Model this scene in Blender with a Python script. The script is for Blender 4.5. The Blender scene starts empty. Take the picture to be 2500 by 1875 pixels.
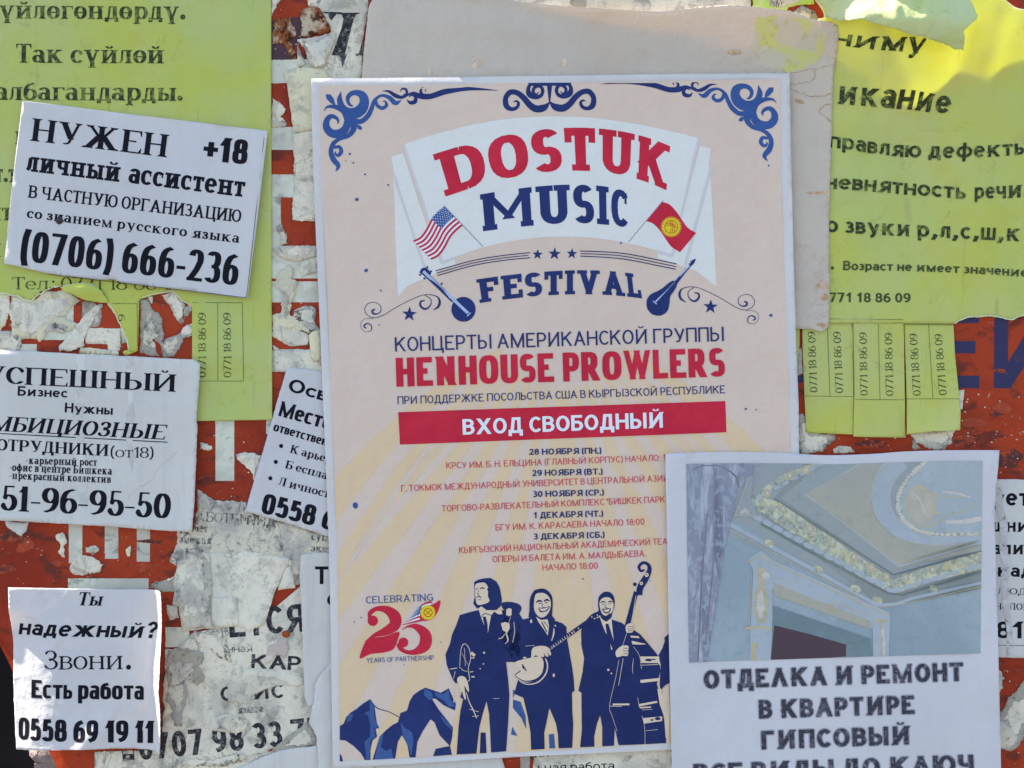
import bpy, math, random
import numpy as np
from mathutils import noise, Vector
from mathutils.geometry import delaunay_2d_cdt

# ------------------------------------------------------------------ camera, light, exposure
S = 0.2565e-3                       # metres per layout unit (the big poster is an A3 sheet)
BZ = 1.55                           # height of the picture centre above the ground
SC = bpy.context.scene
COL = SC.collection
cam = bpy.data.cameras.new("camera"); cam.lens = 50; cam.sensor_width = 36
cam.clip_start = 0.02; cam.clip_end = 500
cob = bpy.data.objects.new("camera", cam); COL.objects.link(cob)
cob.location = (0, -2500 * S * 50 / 36, BZ); cob.rotation_euler = (math.radians(90), 0, 0)
SC.camera = cob
SUN = Vector((-0.60, 0.030, 0.80)).normalized()       # towards the sun: above left, a hair behind the board
wd = bpy.data.worlds.new("World"); SC.world = wd; wd.use_nodes = True
nt = wd.node_tree; bg = nt.nodes["Background"]
sky = nt.nodes.new("ShaderNodeTexSky"); sky.sky_type = 'NISHITA'; sky.sun_disc = False
sky.sun_elevation = math.asin(SUN.z); sky.sun_rotation = math.atan2(SUN.x, SUN.y)
sky.air_density = 1.0; sky.dust_density = 0.6; sky.ozone_density = 3.0
nt.links.new(sky.outputs[0], bg.inputs[0]); bg.inputs[1].default_value = 0.085
sl = bpy.data.lights.new("sun", 'SUN'); sl.energy = 4.2; sl.angle = math.radians(0.5); sl.color = (1, 0.94, 0.84)
so = bpy.data.objects.new("sun", sl); COL.objects.link(so)
so.rotation_euler = SUN.to_track_quat('Z', 'Y').to_euler(); so.location = (-3, 1, 6)
SC.view_settings.view_transform = 'Standard'; SC.view_settings.look = 'None'
SC.view_settings.gamma = 1.0; SC.view_settings.exposure = 1.93
SC.view_settings.use_curve_mapping = False
SC.render.engine = 'CYCLES'
SC.cycles.use_denoising = True

# ------------------------------------------------------------------ colours and materials
def lin(c):
    c = c / 255.0
    return c / 12.92 if c <= 0.04045 else ((c + 0.055) / 1.055) ** 2.4
WREF = (178, 188, 220)
def C(r, g, b, k=0.8):
    return tuple(min(0.9, lin(v) / lin(w) * k) for v, w in zip((r, g, b), WREF)) + (1.0,)

def _n(nt, t, **kw):
    n = nt.nodes.new(t)
    for k, v in kw.items():
        if k in n.inputs: n.inputs[k].default_value = v
        else: setattr(n, k, v)
    return n
def _noise(nt, pos, scale, detail=4, rough=0.6, off=0.0, stretch=None, dist=0.0):
    m = nt.nodes.new("ShaderNodeMapping"); m.inputs['Location'].default_value = (off, off * .7, off * 1.3)
    if stretch: m.inputs['Scale'].default_value = stretch
    nt.links.new(pos, m.inputs[0])
    n = nt.nodes.new("ShaderNodeTexNoise"); n.inputs['Scale'].default_value = scale
    n.inputs['Detail'].default_value = detail; n.inputs['Roughness'].default_value = rough
    n.inputs['Distortion'].default_value = dist
    nt.links.new(m.outputs[0], n.inputs['Vector']); return n.outputs[0]
def _ramp(nt, fac, a, b):
    r = nt.nodes.new("ShaderNodeMapRange"); r.inputs['From Min'].default_value = a; r.inputs['From Max'].default_value = b
    r.interpolation_type = 'SMOOTHSTEP'; nt.links.new(fac, r.inputs['Value']); return r.outputs[0]
def _mix(nt, f, a, b):
    m = nt.nodes.new("ShaderNodeMix"); m.data_type = 'RGBA'
    if isinstance(f, float): m.inputs[0].default_value = f
    else: nt.links.new(f, m.inputs[0])
    for i, v in ((6, a), (7, b)):
        if isinstance(v, tuple): m.inputs[i].default_value = v
        else: nt.links.new(v, m.inputs[i])
    return m.outputs[2]
def _mul(nt, a, b):
    m = nt.nodes.new("ShaderNodeMath"); m.operation = 'MULTIPLY'; nt.links.new(a, m.inputs[0])
    if isinstance(b, float): m.inputs[1].default_value = b
    else: nt.links.new(b, m.inputs[1])
    return m.outputs[0]

MATS = {}
def surf(name, base, layers=(), rough=0.85, spec=0.25, trans=0.0, tcol=None, bumps=((900, .15),), seed=0.0, bump_d=1.0, coat=0.0):
    """layers: (colour, kind, scale, lo, hi, amount[, stretch]) ; kind 'n' patch noise, 'l' thin wandering line (tide mark)"""
    if name in MATS: return MATS[name]
    m = bpy.data.materials.new(name); m.use_nodes = True; nt = m.node_tree; nt.nodes.clear()
    out = nt.nodes.new("ShaderNodeOutputMaterial")
    geo = nt.nodes.new("ShaderNodeNewGeometry"); pos = geo.outputs['Position']
    col = base
    for i, L in enumerate(layers):
        c, kind, sc, lo, hi, amt = L[:6]; st = L[6] if len(L) > 6 else None
        f = _noise(nt, pos, sc, 5 if sc > 60 else 6, .62, seed + 3.1 * i + 1, st, .4 if kind == 'n' else 0.9)
        if kind == 'l':
            s = nt.nodes.new("ShaderNodeMath"); s.operation = 'SUBTRACT'; nt.links.new(f, s.inputs[0]); s.inputs[1].default_value = .5
            a = nt.nodes.new("ShaderNodeMath"); a.operation = 'ABSOLUTE'; nt.links.new(s.outputs[0], a.inputs[0])
            f2 = _ramp(nt, a.outputs[0], hi, lo)
            k = _ramp(nt, _noise(nt, pos, 14, 3, .6, seed + 7.7 + i), .45, .6); f2 = _mul(nt, f2, k)
        else: f2 = _ramp(nt, f, lo, hi)
        col = _mix(nt, _mul(nt, f2, float(amt)), col, c)
    bs = nt.nodes.new("ShaderNodeBsdfPrincipled")
    if isinstance(col, tuple): bs.inputs['Base Color'].default_value = col
    else: nt.links.new(col, bs.inputs['Base Color'])
    bs.inputs['Roughness'].default_value = rough; bs.inputs['Specular IOR Level'].default_value = spec
    if coat: bs.inputs['Coat Weight'].default_value = coat; bs.inputs['Coat Roughness'].default_value = .25
    nrm = None
    for sc, st in bumps:
        b = nt.nodes.new("ShaderNodeBump"); b.inputs['Strength'].default_value = st; b.inputs['Distance'].default_value = 0.0004 * bump_d * (900 / sc) ** .8
        nt.links.new(_noise(nt, pos, sc, 4, .6, seed if sc > 300 else 0.0), b.inputs['Height'])
        if nrm: nt.links.new(nrm, b.inputs['Normal'])
        nrm = b.outputs[0]
    if nrm: nt.links.new(nrm, bs.inputs['Normal'])
    if trans:
        t = nt.nodes.new("ShaderNodeBsdfTranslucent")
        if tcol: t.inputs[0].default_value = tcol
        elif isinstance(col, tuple): t.inputs[0].default_value = col
        else: nt.links.new(col, t.inputs[0])
        ms = nt.nodes.new("ShaderNodeMixShader"); ms.inputs[0].default_value = trans
        nt.links.new(bs.outputs[0], ms.inputs[1]); nt.links.new(t.outputs[0], ms.inputs[2]); nt.links.new(ms.outputs[0], out.inputs[0])
    else: nt.links.new(bs.outputs[0], out.inputs[0])
    MATS[name] = m; return m

GR = C(112, 112, 128); DK = (0.02, 0.018, 0.022, 1); BR = C(150, 120, 100)
def paper(name, c, seed, dirt=.15, brown=0.0, streak=.15, trans=.0, tcol=None, wr=.25, fib=.2):
    g = tuple(v * .62 for v in c[:3]) + (1,)
    lay = [(g, 'n', 30, .5, .75, dirt), (tuple(v * .84 for v in c[:3]) + (1,), 'n', 60, .5, .62, streak, (3.2, 1, .35)),
           (tuple(v * .9 for v in c[:3]) + (1,), 'n', 9, .4, .65, .6),
           (DK, 'n', 900, .70, .78, min(1, dirt * 1.6)),
           (DK, 'n', 330, .74, .765, min(.8, dirt * 2))]
    if brown:
        lay += [(C(184, 170, 172), 'n', 9, .5, .66, .6 * brown), (C(160, 136, 122), 'l', 9, .0, .004, .5 * brown), (C(168, 145, 130), 'n', 18, .6, .74, .5 * brown)]
    return surf(name, c, lay, .8, .3, trans, tcol, ((1400, fib), (70, wr + .12), (17, .32)), seed)
def old(name, c, seed, dirt=.7, brown=.15, pink=0.0):
    """dirty pulp left by a torn bill: grey soot in the fibres, darker cracks"""
    lay = [(tuple(v * 1.1 for v in c[:3]) + (1,), 'n', 22, .45, .62, .6), (C(140, 140, 152), 'n', 30, .46, .60, dirt * .8), (C(98, 97, 108), 'n', 70, .53, .64, dirt * .85),
           (C(62, 60, 66), 'n', 200, .53, .76, dirt * .85), (C(40, 38, 46), 'l', 26, .0, .016, dirt), (C(48, 45, 50), 'n', 900, .55, .72, dirt * .6),
           (C(170, 160, 145), 'n', 14, .52, .66, brown)]
    if pink: lay.append((C(205, 170, 170), 'n', 15, .5, .65, pink))
    return surf(name, c, lay, .9, .2, 0, None, ((1000, .4), (260, .3), (60, .15)), seed, 1.1)
def ink(name, c, wear=0.0, under=None, seed=0.0, rough=.65, spec=.12):
    lay = []
    if wear: lay = [(under, 'n', 420, .52 - wear * .12, .72, min(1., .35 + wear)), (under, 'n', 1600, .5, .75, wear), (under, 'n', 110, .56 - wear * .1, .66, wear * 1.1 if wear < .8 else .95)]
    else:
        q = c[0] + c[1] + c[2]; a, b_ = (1.05, 1.08) if q > .7 else (1.3, 1.7)
        lay = [(tuple(min(.9, v * a + .005) for v in c[:3]) + (1,), 'n', 60, .35, .7, .6), (tuple(min(.9, v * b_ + .01) for v in c[:3]) + (1,), 'n', 1200, .5, .8, .5)]
    return surf(name, c, lay, rough, spec, 0, None, ((1400, .15), (70, .37), (17, .32)), seed)

# ------------------------------------------------------------------ geometry core
def P(x, y, h=0.0):                      # layout -> metres on the board plane, h = height off the board
    return ((x - 1250) * S, -h * S, (937.5 - y) * S + BZ)

def inside(pt, poly):
    x, y = pt[:, 0][:, None], pt[:, 1][:, None]
    a = np.asarray(poly, float); b = np.roll(a, -1, 0)
    ay, by = a[:, 1], b[:, 1]
    c = ((ay > y) != (by > y))
    with np.errstate(divide='ignore', invalid='ignore'):
        xi = (b[:, 0] - a[:, 0]) * (y - ay) / (by - ay) + a[:, 0]
    return (np.sum(c & (x < xi), 1) % 2) == 1

def triangulate(shapes, grid=0, clip=None, cuts=()):
    """union of simple polygons, minus cuts, inside clip -> verts2d, tris"""
    vs, es = [], []
    polys = list(shapes) + ([clip] if clip else []) + list(cuts)
    for p in polys:
        n0 = len(vs); vs += [Vector((float(x), float(y))) for x, y in p]
        es += [(n0 + i, n0 + (i + 1) % len(p)) for i in range(len(p))]
    A = np.array([(v.x, v.y) for v in vs])
    if grid:
        x0, y0 = A.min(0); x1, y1 = A.max(0)
        if clip: 
            q = np.array(clip); x0, y0 = np.maximum((x0, y0), q.min(0)); x1, y1 = np.minimum((x1, y1), q.max(0))
        gx = np.arange(math.floor(x0 / grid) * grid, x1, grid); gy = np.arange(math.floor(y0 / grid) * grid, y1, grid)
        if len(gx) * len(gy) < 60000:
            for j, y in enumerate(gy):
                for x in gx: vs.append(Vector((x + (grid / 2 if j % 2 else 0) + .013, y + .017)))
    v, e, f, *_ = delaunay_2d_cdt(vs, es, [], 0, 1e-3)
    v = np.array([(a.x, a.y) for a in v]); f = np.array([t for t in f if len(t) == 3])
    if not len(f): return v, []
    c = v[f].mean(1); keep = np.zeros(len(c), bool)
    for p in shapes:
        a = np.asarray(p, float); lo, hi = a.min(0), a.max(0)
        k = np.where((c[:, 0] >= lo[0]) & (c[:, 0] <= hi[0]) & (c[:, 1] >= lo[1]) & (c[:, 1] <= hi[1]) & ~keep)[0]
        if len(k): keep[k] |= inside(c[k], a)
    if clip: keep &= inside(c, clip)
    for q in cuts: keep &= ~inside(c, q)
    f = f[keep]; used = np.unique(f); mp = -np.ones(len(v), int); mp[used] = np.arange(len(used))
    v = v[used]; f = mp[f]
    a, b, d = v[f[:, 0]], v[f[:, 1]], v[f[:, 2]]
    cr = (b[:, 0] - a[:, 0]) * (d[:, 1] - a[:, 1]) - (b[:, 1] - a[:, 1]) * (d[:, 0] - a[:, 0])
    f = np.where((cr > 0)[:, None], f[:, ::-1], f)        # y down: faces towards the viewer
    return v, f[np.abs(cr) > 1e-7]

def make_obj(name, me, mat, parent=None):
    o = bpy.data.objects.new(name, me); COL.objects.link(o)
    if mat: me.materials.append(mat)
    if parent: o.parent = parent
    return o

def normal_of(hf, x, y, e=2.0):
    dx = (hf(x + e, y) - hf(x - e, y)) / (2 * e); dy = (hf(x, y + e) - hf(x, y - e)) / (2 * e)
    # z = -y_layout, towards viewer = -Y ; surface Y = -h
    return Vector((-dx, -1.0, dy)).normalized()

def sheet_mesh(name, shapes, hf, mat, parent=None, grid=14, t=1.0, lift=0.0, clip=None, cuts=()):
    """a sheet following hf; t>0 gives it a back and rim"""
    v, f = triangulate(shapes, grid, clip, cuts)
    n = len(v)
    H = [hf(x, y) + lift for x, y in v]
    co = [P(x, y, h) for (x, y), h in zip(v, H)]
    nor = [normal_of(hf, x, y) for x, y in v]
    faces = [tuple(int(i) for i in q) for q in f]; nf = len(faces)
    if t:
        co += [P(x, y, h - t) for (x, y), h in zip(v, H)]
        nor += [-a for a in nor]
        cnt = {}
        for a, b, c in faces:
            for e in ((a, b), (b, c), (c, a)):
                cnt[(min(e), max(e))] = cnt.get((min(e), max(e)), []) + [e]
        faces += [(c + n, b + n, a + n) for a, b, c in faces[:nf]]
        for k, l in cnt.items():
            if len(l) == 1:
                a, b = l[0]; faces.append((b, a, a + n, b + n))
    me = bpy.data.meshes.new(name); me.from_pydata(co, [], faces); me.validate()
    o = make_obj(name, me, mat, parent)
    me.polygons.foreach_set("use_smooth", [True] * nf + ([True] * nf + [False] * (len(me.polygons) - 2 * nf) if t else []) if len(me.polygons) >= nf else [True] * len(me.polygons))
    if not t: me.normals_split_custom_set_from_vertices(nor)
    return o

def thing(name, label, cat, at, group=None):
    o = bpy.data.objects.new(name, None); COL.objects.link(o); o.empty_display_size = .02
    o['label'] = label; o['category'] = cat
    if group: o['group'] = group
    return o
def tag(o, label, cat, group=None):
    o['label'] = label; o['category'] = cat
    if group: o['group'] = group
    return o
def Zm(ox, oy, s): return lambda pts: [(ox + a / s, oy + b / s) for a, b in pts]

def jag(poly, amp=2.0, step=5.0, seed=0, only=None):
    """ragged torn outline; only = set of edge indices that are torn"""
    out = []
    n = len(poly)
    for i in range(n):
        a, b = poly[i], poly[(i + 1) % n]; out.append(tuple(a))
        if only is not None and i not in only: continue
        L = math.hypot(b[0] - a[0], b[1] - a[1]); k = int(L / step)
        if k < 2 or L == 0: continue
        nx, ny = -(b[1] - a[1]) / L, (b[0] - a[0]) / L
        for j in range(1, k):
            x = a[0] + (b[0] - a[0]) * j / k; y = a[1] + (b[1] - a[1]) * j / k
            d = amp * (2.2 * noise.noise(Vector((x * .035, y * .035, seed))) + 1.3 * noise.noise(Vector((x * .15, y * .15, seed + 5))) + .6 * noise.noise(Vector((x * .45, y * .45, seed + 9))))
            out.append((x + nx * d, y + ny * d))
    return out

def smooth(pts, n=6, closed=False):
    """Catmull-Rom through tuples of any length"""
    P_ = [np.array(p, float) for p in pts]; m = len(P_); out = []
    R = range(m if closed else m - 1)
    for i in R:
        if closed: p0, p1, p2, p3 = P_[(i - 1) % m], P_[i], P_[(i + 1) % m], P_[(i + 2) % m]
        else: p1, p2 = P_[i], P_[i + 1]; p0 = P_[i - 1] if i else 2 * p1 - p2; p3 = P_[i + 2] if i + 2 < m else 2 * p2 - p1
        for j in range(n):
            t = j / n
            out.append(.5 * ((2 * p1) + (-p0 + p2) * t + (2 * p0 - 5 * p1 + 4 * p2 - p3) * t * t + (-p0 + 3 * p1 - 3 * p2 + p3) * t ** 3))
    if not closed: out.append(P_[-1])
    return [tuple(o) for o in out]
def brush(pts, n=8, curve=True):
    """variable width stroke of (x, y, w) -> quads"""
    q = smooth(pts, n) if curve else pts
    L, R, out = [], [], []
    for i, p in enumerate(q):
        a = q[max(0, i - 1)]; b = q[min(len(q) - 1, i + 1)]
        dx, dy = b[0] - a[0], b[1] - a[1]; l = math.hypot(dx, dy) or 1
        w = max(.15, p[2] / 2); L.append((p[0] - dy / l * w, p[1] + dx / l * w)); R.append((p[0] + dy / l * w, p[1] - dx / l * w))
    for i in range(len(q) - 1): out.append([L[i], L[i + 1], R[i + 1], R[i]])
    return out
def disc(x, y, rx, ry=None, n=24, rot=0): 
    ry = ry or rx; c, s = math.cos(rot), math.sin(rot)
    return [(x + rx * math.cos(a) * c - ry * math.sin(a) * s, y + rx * math.cos(a) * s + ry * math.sin(a) * c) for a in (2 * math.pi * i / n for i in range(n))]
def star(x, y, r, rot=0, k=.4):
    return [(x + (r if i % 2 == 0 else r * k) * math.sin(math.pi * i / 5 + rot), y - (r if i % 2 == 0 else r * k) * math.cos(math.pi * i / 5 + rot)) for i in range(10)]
def line(x0, y0, x1, y1, w): return brush([(x0, y0, w), (x1, y1, w)], 1, False)

# ------------------------------------------------------------------ stroke alphabet
# unit: cap height 10. I stem with feet at both ends, i foot at the first end only, l plain, h bar, H bar with tick at 2nd end,
# T bar ticks at both ends, a arc cx cy rx ry a0 a1, c smooth curve, d dot ; trailing t = thin stroke
G = {
'А': "7|i0,0,3.5,10,t;i7,0,3.5,10;h1.4,3.3,5.6,3.3", 'Б': "6|I0,0,0,10;H0,10,5.4,10;h0,5.7,3,5.7;a3,2.85,3,2.85,-90,90;h0,0,3,0",
'В': "6.1|I0,0,0,10;h0,10,3,10;a3,7.7,2.6,2.3,-90,90;h0,5.4,3,5.4;a3,2.7,3.1,2.7,-90,90;h0,0,3,0", 'Г': "5.4|I0,0,0,10;H0,10,5.4,10",
'Д': "7.4|l1.3,0,2.4,10,t;l6.1,0,6.1,10;h2.2,10,6.1,10;h0,0,7.4,0;l0,.5,0,-2.2;l7.4,.5,7.4,-2.2", 'Е': "5.8|I0,0,0,10;H0,10,5.5,10;h0,5.2,4.6,5.2;H0,0,5.8,0",
'Ж': "10|I5,0,5,10;i.4,10,4,5.4,t;i9.6,10,6,5.4,t;i0,0,4,5.4;i10,0,6,5.4;h3.2,5.4,6.8,5.4", 'З': "5.5|a2.5,7.6,2.5,2.4,150,-90;a2.5,2.6,3,2.6,90,-150;h1.5,5.2,2.6,5.2",
'И': "6.8|I0,0,0,10;I6.8,0,6.8,10;l0,0,6.8,10,t", 'К': "6.4|I0,0,0,10;i6.1,10,.9,4.6,t;i6.4,0,2.4,6.2", 'Л': "6.9|I6.9,0,6.9,10;h2.3,10,6.9,10;c2.3,10,2.2,5,1.6,1.2,0,.1,t",
'Λ': "6.9|i0,0,3.4,10;i6.9,0,3.4,10",
'М': "8.6|I0,0,0,10,t;I8.6,0,8.6,10;l0,10,4.3,0;l8.6,10,4.3,0,t", 'Н': "6.7|I0,0,0,10;I6.7,0,6.7,10;h0,5.2,6.7,5.2", 'О': "7.1|a3.55,5,3.55,5,0,360",
'П': "6.7|I0,0,0,10;I6.7,0,6.7,10;h0,10,6.7,10", 'Р': "5.8|I0,0,0,10;h0,10,3,10;a3,7.1,2.8,2.9,-90,90;h0,4.2,3,4.2", 'С': "6.3|a3.5,5,3.5,5,42,318;k5.9,8.2",
'Т': "6.2|I3.1,0,3.1,10;T0,10,6.2,10", 'У': "6.4|i0,10,3.5,2.8;j6.4,10,t;c6.4,10,3.6,2.6,2.5,.5,.5,.2,t", 'Ф': "8|I4,0,4,10;a4,5.2,4,3.4,0,360",
'Х': "6.6|I0,0,6.3,10,t;I6.6,0,.3,10", 'Ц': "7.4|i0,10,0,0;i6.4,10,6.4,0;h0,0,7.4,0;l7.4,.5,7.4,-2.2", 'Ч': "6.1|I6.1,0,6.1,10;i0,10,0,6.6;a2.6,6.6,2.6,2.2,180,270;h2.5,4.4,6.1,4.4",
'Ш': "9.2|I0,0,0,10;I4.6,0,4.6,10;I9.2,0,9.2,10;h0,0,9.2,0", 'Щ': "9.8|i0,10,0,0;i4.4,10,4.4,0;i8.8,10,8.8,0;h0,0,9.8,0;l9.8,.5,9.8,-2.2",
'Ы': "8.6|I0,0,0,10;h0,5.6,2.5,5.6;a2.5,2.8,2.7,2.8,-90,90;h0,0,2.5,0;I8.6,0,8.6,10", 'Ь': "5.6|I0,0,0,10;h0,5.6,2.7,5.6;a2.7,2.8,2.9,2.8,-90,90;h0,0,2.7,0",
'Э': "6.2|a2.7,5,3.5,5,-138,138;h1.6,5,6.1,5", 'Ю': "9.6|I0,0,0,10;h0,5,2.6,5;a6.1,5,3.5,5,0,360", 'Я': "6.2|I6.2,0,6.2,10;h3,10,6.2,10;a3,7.1,2.8,2.9,90,270;h3,4.2,6.2,4.2;i0,0,3.6,4.4",
'D': "6.8|I0,0,0,10;h0,10,3,10;a3,5,3.8,5,-90,90;h0,0,3,0", 'F': "5.4|I0,0,0,10;H0,10,5.4,10;h0,5.2,4.4,5.2", 'G': "6.8|a3.6,5,3.6,5,45,330;l6.6,0.5,6.6,4.4;h4,4.4,6.8,4.4",
'I': "0|I0,0,0,10", 'L': "5.2|I0,0,0,10;H0,0,5.2,0", 'N': "6.6|I0,0,0,10,t;I6.6,0,6.6,10,t;l0,10,6.6,0", 'R': "6.2|I0,0,0,10;h0,10,3,10;a3,7.2,2.7,2.8,-90,90;h0,4.4,3,4.4;i6.2,0,3.2,4.6",
'S': "5.6|a2.8,7.45,2.6,2.55,35,270;a2.8,2.5,2.8,2.5,90,-145", 'U': "6.3|i0,10,0,3.2;i6.3,10,6.3,3.2;a3.15,3.15,3.15,3.15,180,360", 'V': "6.6|i0,10,3.3,0;i6.6,10,3.3,0,t",
'W': "9.8|i0,10,2.6,0;l4.9,10,2.6,0,t;l4.9,10,7.2,0;i9.8,10,7.2,0,t", 'Y': "6.4|i0,10,3.2,4.6;i6.4,10,3.2,4.6,t;i3.2,0,3.2,5",
'а': "4.8|f4.8,0,4.8,5;a2.5,4.9,2.3,2.1,0,155;a2.2,2,2.2,2,0,360", 'б': "5.5|a2.75,3.1,2.75,3.1,0,360;c0,3.2,.3,6.4,1.8,8.6,5,9.6", 'е': "5.3|a2.65,3.5,2.65,3.5,0,318;h.1,3.6,5.2,3.6",
'р': "5.4|i0,-2.7,0,7;a2.7,3.5,2.7,3.5,0,360", 'у': "5.4|i0,7,2.9,.6;j5.4,7,t;c5.4,7,2.9,-.2,1.9,-2.2,.4,-2.5,t", 'ф': "7.4|I3.7,-2.7,3.7,9.4;a3.7,3.5,3.7,3.5,0,360",
'ү': "5.4|i0,7,2.7,0;i5.4,7,2.7,0,t;i2.7,-2.7,2.7,.6", 'ө': "5.4|a2.7,3.5,2.7,3.5,0,360;h0,3.5,5.4,3.5",
'0': "5.4|a2.7,5,2.7,5,0,360", '1': "3|i2.2,0,2.2,10;l0,8,2.2,10,t", '2': "5.3|a2.6,7.3,2.5,2.7,165,-25;c4.9,6.2,3.4,3.6,.2,0,t;h0,0,5.3,0", '3': "5.2|a2.4,7.6,2.4,2.4,150,-90;a2.4,2.6,2.8,2.6,90,-150;h1.5,5.2,2.6,5.2",
'4': "5.6|l4.2,0,4.2,10;l4.2,10,0,3,t;h0,3,5.6,3", '5': "5.2|h.9,10,4.9,10;l.9,10,.6,5.6,t;a2.5,3.2,2.7,3.2,130,-155", '6': "5.4|a2.7,3,2.7,3,0,360;c0,3,.1,6,1.6,8.8,4.9,10",
'7': "5.2|h0,10,5.2,10;l5.1,10,1.8,0", '8': "5.4|a2.7,7.6,2.3,2.4,0,360;a2.7,2.65,2.7,2.65,0,360", '9': "5.4|a2.7,7,2.7,3,0,360;c5.4,7,5.3,4,3.8,1.2,.5,0",
'.': "0|d0,0", ',': "0.6|d.4,0;l.6,0,0,-1.6", ':': "0|d0,0;d0,5.4", '-': "2.6|h0,3.6,2.6,3.6", '(': "2.2|c2.2,11,0.2,7.5,0.2,1.5,2.2,-2", ')': "2.2|c0,11,2,7.5,2,1.5,0,-2",
'+': "5|h0,4.6,5,4.6;l2.5,2.1,2.5,7.1", '?': "4.6|a2.3,7.6,2.3,2.4,170,-60;c3.5,5.5,2.4,4.4,2.3,2.8;d2.3,0", '"': "1.6|l0,10,0,7.2;l1.6,10,1.6,7.2", '/': "3|l0,0,3,10", '•': "1|d0,3",
}
for a, b in zip("ABCEHKMOPTX", "АВСЕНКМОРТХ"): G[a] = G[b]
SAME = dict(zip("ABCEHKMOPTX", "АВСЕНКМОРТХ"))
BREVE = {'Й': 'И', 'й': 'и'}
LOW = {c.lower(): c for c in "ВГДЖЗИКЛМНОПСТХЦЧШЩЫЬЭЮЯ"}
ST = dict(  # wx stem, wy bar, ser: 0 none 1 fine 2 slab, n: roundness exponent, gap, xh lower-case height
    times=dict(wx=1.25, wy=.5, ser=1, gap=.4), timesb=dict(wx=2.1, wy=.62, ser=1, gap=.38), book=dict(wx=2.1, wy=.95, ser=1, gap=.8),
    slab=dict(wx=2.45, wy=1.8, ser=2, gap=.85, n=2.4), slabm=dict(wx=2.1, wy=1.35, ser=2, gap=.5, n=2.3), slabl=dict(wx=1.7, wy=1.0, ser=2, gap=.4, n=2.2),
    sans=dict(wx=1.25, wy=1.1, ser=0, gap=1.0), sansb=dict(wx=2.0, wy=1.7, ser=0, gap=.8), impact=dict(wx=2.6, wy=1.75, ser=0, gap=.5, n=3.4, xh=.77),
    futura=dict(wx=2.5, wy=2.1, ser=0, gap=1.1), impm=dict(wx=2.6, wy=1.9, ser=0, gap=.9, n=3.0), numb=dict(wx=2.1, wy=1.05, ser=0, gap=.8, n=2.5))
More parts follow.
